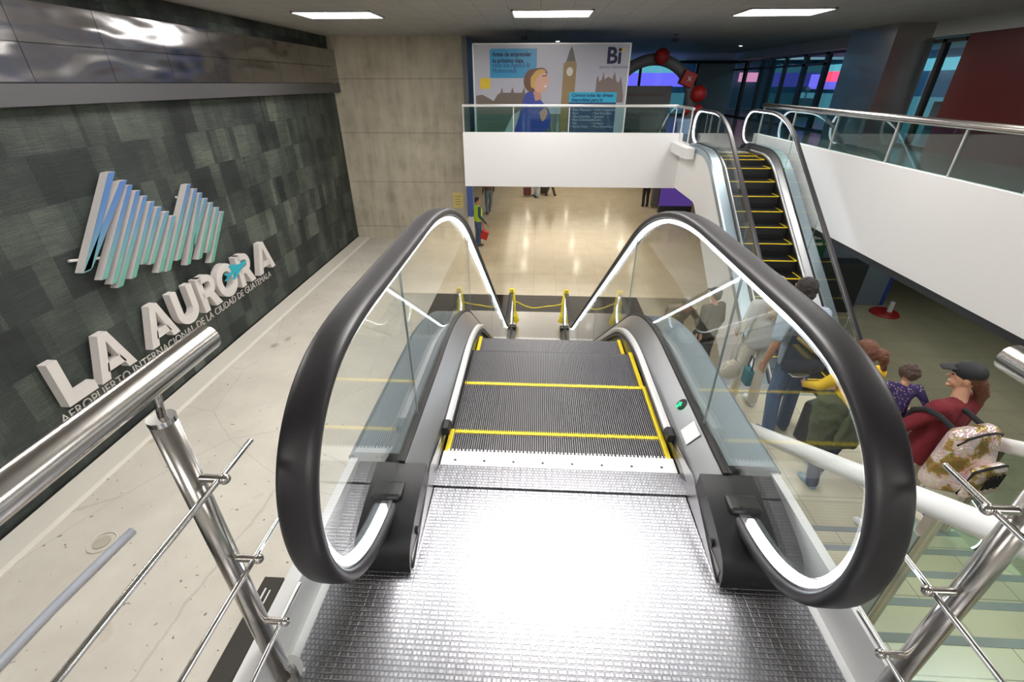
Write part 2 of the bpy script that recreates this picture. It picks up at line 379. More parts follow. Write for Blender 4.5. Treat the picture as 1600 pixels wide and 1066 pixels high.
# ------------------------------------------------------------------ escalators
A = R(35)
def prof(s1, R1, R2, H, h0, n=14):
    p = [(s1 + R1 * math.sin(A * k / n), h0 - R1 * (1 - math.cos(A * k / n))) for k in range(n + 1)]
    s2 = s1 + (R1 + R2) * math.sin(A) + (H - (R1 + R2) * (1 - math.cos(A))) / math.tan(A)
    q = [(s2 - R2 * math.sin(A * k / n), h0 - H + R2 * (1 - math.cos(A * k / n))) for k in range(n, -1, -1)]
    a, b = p[-1], q[0]
    mid = [(a[0] + (b[0] - a[0]) * t / 10, a[1] + (b[1] - a[1]) * t / 10) for t in range(1, 10)]
    return p + mid + q, s2
def catmull(pts, n=6):
    out = []
    P = [pts[0]] + list(pts) + [pts[-1]]
    for i in range(1, len(P) - 2):
        p0, p1, p2, p3 = [Vector(k) for k in P[i - 1:i + 3]]
        for j in range(n):
            t = j / n
            out.append(tuple(.5 * (2 * p1 + (p2 - p0) * t + (2 * p0 - 5 * p1 + 4 * p2 - p3) * t * t + (3 * p1 - p0 - 3 * p2 + p3) * t ** 3)))
    out.append(tuple(pts[-1])); return out
def normals(path):
    out = []
    for i, p in enumerate(path):
        a = path[max(i - 1, 0)]; b = path[min(i + 1, len(path) - 1)]
        t = Vector((b[0] - a[0], b[1] - a[1])).normalized(); out.append((-t.y, t.x))
    return out
class Esc:
    def __init__(s, xc, Y0, dr, H, label, gap):
        s.xc, s.Y0, s.dr, s.H = xc, Y0, dr, H
        s.core, s.s2 = prof(.69, 1.5, 1.5, H, 0)
        s.c2 = s.s2 + .69
        s.hr, s.s2h = prof(.43, 2.4, 1.3, H, .885, 18)
        s.root = empty('escalator', (xc, Y0, 0), label, 'escalator')
        s.gap = gap
    def pt(s, x, sh): return Vector((x, s.dr * sh[0], sh[1]))
    def sweep(s, name, path, profile, m, closed=True, smooth=True, clamp=None, parent=None, tf=None):
        nn = normals(path); bm = bmesh.new(); rings = []
        for p, n in zip(path, nn):
            ring = []
            for (x, k) in profile:
                h = p[1] + n[1] * k
                if clamp is not None: h = max(h, clamp)
                ring.append(bm.verts.new((x, s.dr * (p[0] + n[0] * k), h)))
            rings.append(ring)
        K = len(profile)
        for a, b in zip(rings, rings[1:]):
            for j in range(K if closed else K - 1): bm.faces.new((a[j], a[(j + 1) % K], b[(j + 1) % K], b[j]))
        if closed: bm.faces.new(rings[0]); bm.faces.new(rings[-1])
        mb = MB(); mb.bm.free(); mb.bm = bm
        return mb.build(name, m, parent or s.root, smooth)
    def flat(s, s0, s3): return [(s0, 0)] + [(s0 + (.69 - s0) * k / 6, 0) for k in range(1, 6)] + s.core + [(s.s2 + (s3 - s.s2) * k / 6, -s.H) for k in range(1, 7)]
    def build(s):
        H, c2 = s.H, s.c2
        # handrail loop
        up = [(-.36, .125), (-.50, .14), (-.65, .18), (-.78, .275), (-.85, .42), (-.855, .58), (-.80, .72), (-.68, .825), (-.52, .876), (-.33, .885)]
        lo = [(c2 - a, b - H) for a, b in up[::-1]]
        loopu = catmull(up); loopl = catmull(lo)
        for lp in (loopu, loopl):
            for _ in range(14):
                q = list(lp)
                for i in range(1, len(lp) - 1): lp[i] = tuple(.25 * q[i - 1][k] + .5 * q[i][k] + .25 * q[i + 1][k] for k in (0, 1))
        fu = [(-.33 + .76 * k / 5, .885) for k in range(1, 5)]
        fl = [(s.s2h + (c2 + .33 - s.s2h) * k / 5, .885 - H) for k in range(1, 5)]
        path = loopu + fu + s.hr + fl + loopl
        prof_h = [(.046 * math.copysign(abs(math.cos(t)) ** .6, math.cos(t)), .019 * math.copysign(abs(math.sin(t)) ** .7, math.sin(t))) for t in [2 * PI * k / 20 for k in range(20)]]
        deck = s.flat(-.55, c2 + .55)
        white_side = [(-.82, .15), (-.79, .15), (-.79, -.95), (.79, -.95), (.79, .15), (.82, .15), (.82, -.98), (-.82, -.98)]
        s.sweep('truss_cladding', s.flat(-.98, c2 + .6), white_side, M['white'], clamp=-H + .004, smooth=True)
        for sd in (1, -1):
            mir = lambda pr: [(sd * x, n) for x, n in pr]
            s.sweep('handrail', path, mir([(x + .622, n) for x, n in prof_h]), M['rubber'], smooth='all')
            s.sweep('light_strip', path[4:-4], mir([(.603, -.024), (.627, -.024), (.624, -.043), (.606, -.043)]), M['led'])
            s.sweep('handrail_guide', path, mir([(.596, -.012), (.634, -.012), (.634, -.024), (.596, -.024)]), M['steel'])
            s.sweep('inner_decking', s.flat(-.27, c2 + .27), mir([(.512, .045), (.512, .085), (.528, .105), (.588, .175), (.598, .175), (.598, .045)]), M['steel'])
            s.sweep('gasket', s.flat(-.25, c2 + .25), mir([(.590, .174), (.590, .188), (.622, .188), (.622, .174)]), M['gasket'])
            s.sweep('outer_decking', s.flat(-.2, c2 + .2), mir([(.618, .10), (.618, .176), (.80, .176), (.83, .15), (.83, .03), (.822, .03), (.822, .10)]), M['deck_out'])
            s.sweep('skirt_panel', s.flat(-.55, c2 + .55), mir([(.505, -.25), (.505, .05), (.515, .05), (.515, -.25)]), M['skirt'])
            b = s.sweep('skirt_deflector', s.flat(.12, c2 - .12), mir([(.482, .058), (.480, .078), (.490, .088), (.508, .088), (.510, .055)]), M['alu'])
            s.sweep('bristles', s.flat(.14, c2 - .14), mir([(.484, .03), (.487, .058), (.508, .056), (.508, .03)]), M['brush'], parent=b)
            s.sweep('deflector_cap', [(.06, 0), (.12, 0)], mir([(.482, .05), (.480, .078), (.490, .09), (.510, .09), (.510, .05)]), M['black'])
            # newel bases
            for top in (1, 0):
                pp = [(-.56, .0), (-.56, .0)]
                sh = [(-.575, .003), (-.574, .035), (-.565, .065), (-.545, .092), (-.515, .112), (-.47, .130), (-.42, .145), (-.36, .159), (-.31, .169), (-.25, .1785), (-.24, .003)]
                if top: pts = [(a, b) for a, b in sh]
                else: pts = [(c2 - a, b - H) for a, b in sh]
                mb = MB(); mb.prism([(sd * .507, s.dr * a, b) for a, b in pts], (sd * .255, 0, 0))
                nb = mb.build('newel_base', M['black'], s.root, True)
                ks = -.37 if top else c2 + .37; kz = .125 if top else .125 - H; sg = 1 if top else -1
                MB().box(sd * .622 - .056, sd * .622 + .056, s.dr * (ks - sg * .035), s.dr * (ks + sg * .04), kz - .06, kz + .044, bev=.012).build('handrail_inlet', M['gasket'], nb)
                MB().cyl((sd * .5, s.dr * (ks - sg * .09), kz - .055), (sd * .506, s.dr * (ks - sg * .09), kz - .055), .014).build('lock', M['gasket'], nb)
            # glass panels
            dk = [(p[0] + n[0] * .18, p[1] + n[1] * .18) for p, n in zip(deck, normals(deck))]
            tp = [(p[0] + n[0] * -.046, p[1] + n[1] * -.046) for p, n in zip(path, normals(path))]
            def itp(arr, sv):
                for a, b in zip(arr, arr[1:]):
                    if a[0] <= sv <= b[0]: t = (sv - a[0]) / max(1e-9, b[0] - a[0]); return (sv, a[1] + (b[1] - a[1]) * t)
            midtop = fu + s.hr + fl
            midtop = [(p[0] + n[0] * -.046, p[1] + n[1] * -.046) for p, n in zip(midtop, normals(midtop))]
            cuts = [.03, 1.7, 3.35, 5.0, 6.6, c2 - .03]
            g = .003
            polys = []
            nl = [p for p in tp[2:len(loopu)]] + [(k[0], k[1]) for k in midtop[:2] if k[0] < .0]
            a = nl + [(.03 - g, .839)] + [(.03 - g, .18), (-.2, .18), (-.34, .16)]
            polys.append(a); polys.append([(c2 - p[0], p[1] - H) for p in a])
            for u, v in zip(cuts, cuts[1:]):
                u += g; v -= g
                t_ = [itp(midtop, u)] + [p for p in midtop if u < p[0] < v] + [itp(midtop, v)]
                d_ = [itp(dk, u)] + [p for p in dk if u < p[0] < v] + [itp(dk, v)]
                if None in t_ or None in d_: continue
                polys.append(t_ + d_[::-1])
            for P_ in polys:
                mb = MB(); vs = [mb.bm.verts.new((sd * .601, s.dr * q[0], q[1])) for q in P_]
                f = mb.bm.faces.new(vs)
                e = bmesh.ops.extrude_face_region(mb.bm, geom=[f]); bmesh.ops.translate(mb.bm, verts=[v for v in e['geom'] if isinstance(v, bmesh.types.BMVert)], vec=(sd * .010, 0, 0))
                bmesh.ops.triangulate(mb.bm, faces=[f for f in mb.bm.faces if len(f.verts) > 4])
                mb.build('glass_panel', M['glass'], s.root)
            for cx in cuts:
                t_, d_ = itp(midtop, cx), itp(dk, cx)
                if t_ and d_: BX('glass_joint', M['joint'], sd * .602, sd * .6095, s.dr * cx - .0035, s.dr * cx + .0035, d_[1], t_[1], parent=s.root)
        # steps
        n = 98; pitch = .97 / n
        mb = MB()
        def ribs(mb, y0, y1, z1, z0):
            for i in range(n):
                x = -.485 + pitch * (i + .3)
                mb.box(x, x + pitch * .38, y0, y1, z0, z1)
        d = s.dr
        ribs(mb, *sorted((-d * .4, -d * .024)), 0, -.0125)
        cle = mb.mesh('step_tread', M['cleat'] if d > 0 else M['step'])
        mb = MB(); mb.prism([(-.498, 0, -.012), (-.498, -d * .4, -.012), (-.498, -d * .4, -.06), (-.498, -d * .06, -.10), (-.498, -d * .035, -.25), (-.498, -d * .012, -.25), (-.498, d * .0, -.14)], (.996, 0, 0))
        body = mb.mesh('step', M['step'])
        mb = MB(); ribs(mb, *sorted((-d * .024, d * .001)), .001, -.012); mb.box(-.47, .47, *sorted((-d * .018, -d * .001)), -.013, -.004)
        yf = mb.mesh('yellow_front_edge', M['yellow'])
        ysl = MB().box(-.498, -.476, *sorted((-d * .4, 0)), -.01, .002).mesh('yellow_side_edge', M['yellow'])
        ysd = MB().box(.476, .498, *sorted((-d * .4, 0)), -.01, .002).mesh('yellow_side_edge', M['yellow'])
        path_s = s.flat(-.6, c2 + .6); L = 0; nos = []; nxt = .6 + .16 - .4
        for a, b in zip(path_s, path_s[1:]):
            dl = math.hypot(b[0] - a[0], b[1] - a[1])
            while L + dl >= nxt:
                t = (nxt - L) / dl; nos.append((a[0] + (b[0] - a[0]) * t, a[1] + (b[1] - a[1]) * t)); nxt += .4
            L += dl
        for (q, h) in nos:
            if q > c2 + .3: break
            st = bpy.data.objects.new('step', body); COL.objects.link(st); st.parent = s.root; st.location = (0, d * q, h)
            for nm, me in [z for z in (('tread_cleats', cle), ('yellow_front_edge', yf), ('yellow_side_edge', ysd), ('yellow_side_edge', ysl)) if d < 0 or not ((z[1] is yf and .75 < q < 1.6) or (z[1] is ysl and .2 < q < 1.1))]:
                k = bpy.data.objects.new(nm, me); COL.objects.link(k); k.parent = st
        # plates
        for top in (1, 0):
            zz = 0 if top else -H
            e0 = (lambda v: s.dr * v) if top else (lambda v: s.dr * (c2 - v))
            far = -3.0 if (top and s.dr > 0) else -.98
            if not top: far = -1.43
            cb = MB().box(-.5, .5, *sorted((e0(-.085), e0(.0))), zz - .02, zz + .012)
            for i in range(60):
                x = -.485 + i * .97 / 60; cb.box(x + .003, x + .010, *sorted((e0(0), e0(.02))), zz - .008, zz + .006)
            cb = cb.build('comb_plate', M['alu'], s.root)
            for i in range(8):
                x = -.44 + i * .88 / 7; MB().cyl((x, e0(-.055), zz + .011), (x, e0(-.055), zz + .0135), .006, n=10).build('screw', M['skirt'], cb)
            MB().box(-.504, .504, *sorted((e0(-.2), e0(-.086))), zz - .02, zz + .012).box(-.76, .76, *sorted((e0(far), e0(-.2015))), zz - .03, zz + .003 if s.dr > 0 and top else zz + .006).build('landing_plate', M['plate'] if s.dr > 0 and top else M['steel'], s.root)
            if top:
                for sd in (1, -1): MB().prism([(sd * .5, e0(-.08), .003), (sd * .5, e0(-.56), .003), (sd * .506, e0(-.56), .003), (sd * .506, e0(-.2), .12), (sd * .506, e0(.0), .08), (sd * .506, e0(.0), .003)], (sd * .003, 0, 0)).build('skirt_end', M['steel'], s.root)
        return s
E1 = Esc(.12, 1.51, 1, -LOW, 'near escalator going down from the patterned steel landing in the foreground', 0).build()
E2 = Esc(4.47, 11.87, -1, -LOW, 'far escalator climbing beside the right gallery with dark risers', 0).build()
# marks on the near escalator
MB().cyl((.575, .205, .147), (.567, .205, .155), .028, n=24).build('traffic_light', M['gasket'], E1.root)
tl = [o for o in COL.objects if o.name == 'traffic_light'][0]
nrm = Vector((-.76, 0, .65))
for nm, o_, mm in (('green_arrow', .158, M['green_led']),):
    mb = MB(); base = Vector((.558, .195, .1515)) + nrm * .006; t1 = Vector((.65, 0, .76)); t2 = Vector((0, 1, 0))
    pts = [base + t1 * a + t2 * b for a, b in ((-.016, -.006), (.004, -.006), (.004, -.013), (.018, .004), (.004, .018), (.004, .009), (-.016, .009))]
    mb.prism(pts, nrm * .002).build(nm, mm, tl)
pts = [Vector((.558, 0.02, .142)) + Vector((.65, 0, .76)) * a + Vector((0, 1, 0)) * b + nrm * .003 for a, b in ((-.036, -.045), (.036, -.045), (.036, .045), (-.036, .045))]
MB().prism(pts, nrm * .001).build('sticker', M['sticker'], E1.root)

# upper landing structure
struct(MB().box(-.80, -.64, -6, .95, -.35, -.004).box(.885, 1.03, -6, .97, -.35, -.004).box(-.64, .885, -6, .53, -.35, -.035).build('floor_landing', M['white_gloss']))
struct(BX('floor_rear', M['far_tile'], -6.5, 5.4, -6, -1.6, -.35, -.036))
struct(MB().box(-2.65, 2.75, 8.35, 11.4, LOW - .012, LOW + .001).build('floor_black_tile', M['dark_tile']))

# stair on the right
mb = MB(); ms = MB()
for n_ in range(0, 13):
    y1 = 2.635 - .3 * n_; z = MID + .16 * (n_ + 1) if n_ < 11 else 0 - .036
    if n_ > 11: break
    mb.box(1.62, 3.45, y1 - .3, y1, z - .6, z)
    ms.box(1.622, 3.448, y1 - .045, y1 + .003, z - .03, z + .003)
mb.box(1.62, 3.45, 2.635, 4.75, MID - .25, MID)
k = 0; y = 4.75; z = MID
while z - .163 > LOW + .05:
    z -= .163; mb.box(1.62, 3.45, y, y + .3, z - .35 if z - .35 > LOW else LOW - .01, z); ms.box(1.622, 3.448, y + .255, y + .303, z - .03, z + .003); y += .3
ms.box(1.622, 3.448, 4.70, 4.753, MID - .03, MID + .003)
st = struct(mb.build('floor_stairs', M['stair_tile'])); ms.build('nosing', mat('nosing_grey', (.20, .22, .24), .6), st)
def stair_rail(x, label, post_y):
    r = empty('stair_railing', (x, 0, 0), label, 'railing', 'stair railings')
    z = lambda y: -.797 - .56 * (y - 2.63)
    pts = [(0, -1.2, z(-1.2)), (0, 2.55, z(2.55))] + [(0, 2.95 if x < 2 else 3.25, z(2.95 if x < 2 else 3.25))]
    MB().tube(pts, .052, 20).build('top_tube', M['white_gloss'], r, 'all')
    for (ya, yb) in post_y:
        zz = lambda y: z(y) - .07
        b0 = lambda y: max(-1.80 + (2.635 - y) * .533, MID + .05) + .02
        MB().prism([(-.006, ya, b0(ya)), (-.006, yb, b0(yb)), (-.006, yb, zz(yb)), (-.006, ya, zz(ya))], (.012, 0, 0)).build('glass_panel', M['green_glass'], r)
        MB().box(-.025, .025, yb + .01, yb + .05, b0(yb) - .1, zz(yb) + .06).build('post', M['rail_steel'], r)
    return r
r1 = stair_rail(1.72, 'thick white tube railing of the stair, nearest the near escalator', [(-1.0, .2), (.26, 1.38)])
BX('pillar', mat('grey_green_post', (.27, .33, .29), .5), -.03, .03, 1.40, 1.52, -1.5, -.28, parent=r1)
r2 = stair_rail(3.34, 'thick white tube railing of the stair behind the sequinned backpack, farther from the near escalator', [(-1.0, .2), (.26, 1.4), (1.5, 2.6)])

# foreground railings
def fore_rail(x, rx, label, flip):
    r = empty('railing', (x, .613, 0), label, 'railing', 'landing railings')
    dy = .613
    p = MB().cyl((0, 0, .0), (0, 0, .905), .0225, n=28).build('post', M['rail_steel'], r, 'all')
    MB().cyl((0, 0, .90), (0, 0, .91), .0235, n=28).build('post_cap', M['chrome'], r, True)
    MB().cyl((0, 0, .9), (0, .02, .99), .007, n=12).build('support_pin', M['rail_steel'], r, 'all')
    MB().cyl((0, -1.8, .98), (0, .782 - dy, .98), .027, n=32).build('top_rail', M['rail_steel'], r, True)
    MB().cyl((0, 0, 0), (0, 0, .012), .05, n=28).cyl((flip * .03, 0, .01), (flip * .03, 0, .05), .012, n=6).build('base_flange', M['chrome'], r, True)
    for zz, ye in ((.76, .722), (.517, .72), (.274, .71)):
        MB().cyl((rx - x, -1.8, zz), (rx - x, ye - dy, zz), .0058, n=14).sph((rx - x, ye - dy, zz), .0062, seg=10).build('rod', M['chrome'], r, True)
        MB().cyl((flip * .015, 0, zz), (rx - x + flip * .012, 0, zz), .0085, n=14).sph((rx - x + flip * .01, 0, zz), .011, seg=12).build('clamp', M['rail_steel'], r, True)
    MB().cyl((0, -1.5, 0), (0, -1.5, .96), .0225, n=28).build('post', M['rail_steel'], r, 'all')
    return r
fore_rail(-.66, -.60, 'brushed steel railing end above the painted slab, left of the landing', 1)
fore_rail(.90, .836, 'brushed steel railing end above the stairs, right of the landing', -1)

# balcony railings
r = empty('balcony_railing', (0, 12.85, .33), 'steel topped glass railing in front of the big poster on the far balcony', 'railing')
MB().box(-1.92, 3.45, -.03, .03, .58, .64, bev=.012).build('top_rail', M['alu'], r)
xs = [-1.9, -.62, .78, 2.16, 3.42]
for a, b in zip(xs, xs[1:]): BX('glass_panel', M['bal_glass'], a + .02, b - .02, -.006, .006, .01, .57, parent=r)
for x in xs: BX('post', M['alu'], x - .012, x + .012, -.014, .014, 0, .58, parent=r)
MB().box(3.40, 3.46, -1.35, .0, .58, .63).build('side_top_rail', M['alu'], r)
for y in (-.62, -1.32): BX('side_post', M['alu'], 3.41, 3.44, y - .012, y + .012, -.12, .58, parent=r)
r = empty('gallery_railing', (5.51, 0, .33), 'long glass railing with thick steel rail along the right gallery', 'railing')
MB().cyl((0, -5.5, .63), (0, 12.85, .63), .052, n=24).build('top_rail', M['rail_steel'], r, True)
ysr = [12.8, 11.2, 9.6, 8.0, 6.72, 5.6, 4.4, 2.8, 1.2, -.4, -2, -3.6, -5.2]
for a, b in zip(ysr, ysr[1:]): BX('glass_panel', M['bal_glass'], -.006, .006, b + .02, a - .02, .01, .575, parent=r)
for y in ysr: MB().box(-.016, .016, y - .014, y + .014, 0, .58).build('post', M['alu'], r)

# ------------------------------------------------------------------ ceiling fittings
def lamp(x, y, label, sx=.8, sy=.5):
    r = empty('ceiling_light', (x, y, CEIL), label, 'ceiling light', 'rectangular ceiling lights')
    MB().box(-sx, sx, -sy, -sy + .03, -.03, 0).box(-sx, sx, sy - .03, sy, -.03, 0).box(-sx, -sx + .03, -sy, sy, -.03, 0).box(sx - .03, sx, -sy, sy, -.03, 0).build('frame', M['alu'], r)
    BX('diffuser', M['lamp'], -sx + .03, sx - .03, -sy + .03, sy - .03, -.02, -.012, parent=r)
for x, w in ((-4.14, 'leftmost'), (.23, 'middle'), (4.75, 'rightmost')):
    lamp(x, 11.3, w + ' of the three bright rectangular lights across the ceiling')
for x in (-4.14, .23, 4.75):
    for y in (-3.2, 2.75, 7.0): lamp(x, y, 'bright rectangular ceiling light out of view: hall rows reflected in the steel landing, plus an added rear row')  # row behind the camera is added to brighten the foreground steel
def dome(x, y, label):
    r = empty('security_camera', (x, y, CEIL), label, 'camera')
    MB().cyl((0, 0, -.03), (0, 0, 0), .07, n=20).cyl((0, 0, -.12), (0, 0, -.03), .02).build('mount', M['arch_grey'], r)
    MB().box(-.1, .1, -.09, .05, -.2, -.12, bev=.02).build('housing', M['cabinet'], r)
    MB().cyl((0, -.1, -.16), (0, -.088, -.16), .03).build('lens', M['gasket'], r)
dome(-.42, 15.0, 'small dark camera hanging from the ceiling above the big poster')
dome(3.9, 16.0, 'small dark camera on the ceiling above the red ball arch')
def downlight(x, y, z, label, cat='downlight', r_=.05):
    r = empty('downlight', (x, y, z), label, cat, 'recessed downlights')
    MB().cyl((0, 0, -.012), (0, 0, 0), r_ + .03, n=20).build('ring', M['alu'], r)
    MB().cyl((0, 0, -.016), (0, 0, -.012), r_, n=20).build('lens', M['spot'], r)
downlight(7.6, 21, CEIL, 'small round downlight in the ceiling near the window wall'); downlight(.6, 18.5, CEIL, 'small round downlight in the ceiling behind the big poster')
for y in (14.6, 20.8, 24.2, 30):
    for x in (-.5, 2.0, 4.6): downlight(x, y, -1.0, 'round downlight under the far balcony, mirrored in the cream floor tiles', r_=.09)

# ------------------------------------------------------------------ wall sign
SX = -6.3
sg = empty('mountain_logo', (0, 0, 0), 'slanted white bars with blue to green fronts forming two mountain peaks on the slate wall', 'logo')
BARS = [(6.838, .279, 5.792, -.89), (6.987, .132, 5.82, -.874), (7.072, .046, 5.999, -1.081), (7.177, -.056, 6.119, -1.196), (7.275, -.16, 6.183, -1.281), (7.375, -.272, 6.464, -1.246), (7.483, -.381, 6.76, -1.116), (7.605, -.49, 6.90, -1.17), (7.714, -.589, 7.003, -1.35), (8.336, -.17, 7.169, -1.391), (8.463, -.279, 7.473, -1.303), (8.56, -.372, 7.66, -1.456), (8.66, -.495, 7.95, -1.17), (8.774, -.599, 7.98, -1.459), (8.902, -.722, 8.246, -1.416), (9.005, -.829, 8.266, -1.63)]
for i, (y0, z0, y1, z1) in enumerate(BARS):
    d = Vector((0, y1 - y0, z1 - z0)).normalized(); n_ = Vector((0, -d.z, d.y)); w = .035
    if i in (0, 1): w = .045
    a, b = Vector((SX - .13, y0, z0)), Vector((SX - .13, y1, z1))
    hz = Vector((0, w / abs(n_.y), 0))   # ends cut level
    MB().prism([a - hz, a + hz, b + hz, b - hz], (.125, 0, 0)).build('bar', M['bar_side'], sg)
    a.x = b.x = SX - .005
    f = MB().prism([a - hz, a + hz, b + hz, b - hz], (.005, 0, 0)).build('bar_front', M['bar_front'], sg)
for (ya, za, yb, zb) in ((5.75, -.72, 8.05, -1.30), (6.7, .1, 7.6, -.55), (8.1, -.35, 8.95, -.95)):
    MB().cyl((SX - .15, ya, za), (SX - .15, yb, zb), .02, n=10).build('mounting_rail', M['letter'], sg)
def strokes(polys, holes=()): return polys
def arc(cx, cy, rx, ry, a0, a1, n): return [(cx + rx * math.cos(R(a0 + (a1 - a0) * k / n)), cy + ry * math.sin(R(a0 + (a1 - a0) * k / n))) for k in range(n + 1)]
def ring_mesh(mb, outer, inner, x, dep, y0, z0, closed):
    K = len(outer); V = []
    for (o, i) in zip(outer, inner): V.append([mb.bm.verts.new((x + dx, y0 + p[0], z0 + p[1])) for p, dx in ((o, 0), (i, 0), (i, dep), (o, dep))])
    for k in range(K if closed else K - 1):
        a, b = V[k], V[(k + 1) % K]
        for j in range(4): mb.bm.faces.new((a[j], a[(j + 1) % 4], b[(j + 1) % 4], b[j]))
    if not closed: mb.bm.faces.new(V[0]); mb.bm.faces.new(V[-1])
def letter(mb, ch, y0, w, x, dep, z0=-2.44, h=.67, t=.15):
    pr = lambda pts: mb.prism([(x, y0 + a * w, z0 + b * h) for a, b in pts], (dep, 0, 0))
    tw, th = t / w, t / h
    if ch == 'L': pr([(0, 0), (1, 0), (1, th * .95), (tw, th * .95), (tw, 1), (0, 1)])
    if ch == 'A':
        q = tw * .56
        pr([(0, 0), (tw * 1.05, 0), (.5, 1 - .18), (.5, 1), (.5 - q, 1)])
        pr([(1, 0), (1 - tw * 1.05, 0), (.5, 1 - .18), (.5, 1), (.5 + q, 1)])
        pr([(.24, .17), (.76, .17), (.68, .36), (.32, .36)])
    if ch == 'U':
        rx = w / 2; o = [(0, h)] + arc(rx, rx * .95, rx, rx * .95, 180, 360, 18) + [(w, h)]
        i = [(t, h)] + arc(rx, rx * .95, rx - t, rx * .95 - t, 180, 360, 18) + [(w - t, h)]
        ring_mesh(mb, o, i, x, dep, y0, z0, False)
    if ch == 'O':
        o = arc(w / 2, h / 2, w / 2 + .01, h / 2 + .01, 0, 345, 23); i = arc(w / 2, h / 2, w / 2 - t, h / 2 - t, 0, 345, 23); ring_mesh(mb, o, i, x, dep, y0, z0, True)
    if ch == 'R':
        pr([(0, 0), (tw, 0), (tw, 1), (0, 1)])
        rr = h * .31
        o = [(t * .5, h)] + arc(w * .92 - rr, h - rr, rr, rr, 90, -90, 14) + [(t * .5, h - 2 * rr)]
        i = [(t * .5, h - t * .85)] + arc(w * .92 - rr, h - rr, rr - t * .85, rr - t * .85, 90, -90, 14) + [(t * .5, h - 2 * rr + t * .85)]
        ring_mesh(mb, o, i, x, dep, y0, z0, False)
        pr([(.42, .42), (.42 + tw * 1.15, .42), (1.02, 0), (1.02 - tw * 1.25, 0)])
lt = empty('airport_lettering', (0, 0, 0), 'thick white raised letters reading LA AURORA on the slate wall', 'sign')
for ch, y0, w in (('L', 4.70, .47), ('A', 5.24, .67), ('A', 6.25, .67), ('U', 6.98, .56), ('R', 7.65, .53), ('O', 8.20, .63), ('R', 8.92, .52), ('A', 9.62, .70)):
    mb = MB(); letter(mb, ch, y0, w, SX - .13, .13); mb.build('letter_' + ch.lower(), M['letter'], lt)
# aeroplane emblem across the O
mb = MB(); F = lambda pts: mb.prism([(SX + .004, a, b) for a, b in pts], (.02, 0, 0))
F([(8.50, -2.045), (8.60, -2.055), (8.85, -2.04), (9.12, -2.01), (9.25, -1.955), (9.24, -1.93), (9.10, -1.925), (8.85, -1.965), (8.62, -2.0)])
F([(8.72, -1.99), (8.66, -1.86), (8.72, -1.85), (9.02, -1.945)]); F([(8.82, -2.03), (8.66, -2.15), (8.73, -2.16), (9.06, -2.02)]); F([(8.53, -2.03), (8.44, -1.96), (8.49, -1.95), (8.62, -2.01)]); F([(8.53, -2.04), (8.42, -2.09), (8.47, -2.11), (8.62, -2.05)])
mb.build('plane_emblem', M['cyan'], lt)
s_ = 'AEROPUERTO INTERNACIONAL DE LA CIUDAD DE GUATEMALA'
def twidth(t):
    o = text_mesh('tmp', t, M['letter'], .205, Matrix(), .006, -.0022); w = max(v.co.x for v in o.data.vertices); bpy.data.objects.remove(o); return w
sub = empty('subtitle_sign', (0, 0, 0), 'thin white line of small letters reading AEROPUERTO INTERNACIONAL below the big lettering', 'sign')
full = twidth(s_); kx = 5.65 / full; words = s_.split(' ')
for i, wd in enumerate(words):
    x0 = (twidth(' '.join(words[:i]) + ' ' + wd) - twidth(wd)) if i else 0
    text_mesh('lettering', wd, M['letter'], .205, frame((SX - .15, 4.62 + x0 * kx, -2.70), (0, 1, 0), (0, 0, 1)), .006, -.0022, 'LEFT', sub, 1., kx)

# ------------------------------------------------------------------ things on the slab
def ringfit(x, y, r_, label):
    r = empty('recessed_fixture', (x, y, LOW + .02), label, 'fixture', 'round fixtures in the painted slab')
    MB().tube([(r_ * math.cos(2 * PI * k / 28), r_ * math.sin(2 * PI * k / 28), .008) for k in range(28)], .010, 6, True).build('outer_ring', M['curb'], r, 'all')
    MB().cyl((0, 0, 0), (0, 0, .018), r_ * .62, n=28).build('cap', mat('fixture_cap', (.5, .46, .38), .5), r)
ringfit(-5.28, 3.46, .15, 'round fixture in the painted slab beside the end of the grey pipe')
ringfit(-5.6, 8.35, .10, 'nearer round fixture of the small pair in the painted slab'); ringfit(-5.45, 8.65, .09, 'farther round fixture of the small pair in the painted slab')
pp = [(-5.16, .5, LOW + .06), (-5.12, 1.6, LOW + .07), (-5.10, 2.6, LOW + .06), (-5.05, 3.1, LOW + .07), (-5.0, 3.62, LOW + .06)]
tag(MB().tube(pp, .05, 14).build('pipe', mat('pale_blue_plastic', (.42, .45, .52), .35), None, 'all'), 'pale blue grey pipe lying on the painted slab', 'pipe')
b = empty('bench_panel', (0, 0, 0), 'long black panel with a small tag at the edge of the painted slab', 'panel')
BX('panel_body', mat('dark_brown_panel', (.035, .03, .024), .5), -2.95, -2.73, -1, 3.05, LOW + .02, LOW + .14, parent=b)
BX('name_tag', M['sticker'], -2.88, -2.86, 2.7, 2.92, LOW + .14, LOW + .143, parent=b); BX('name_tag', M['sticker'], -2.82, -2.805, 2.75, 2.90, LOW + .14, LOW + .143, parent=b)
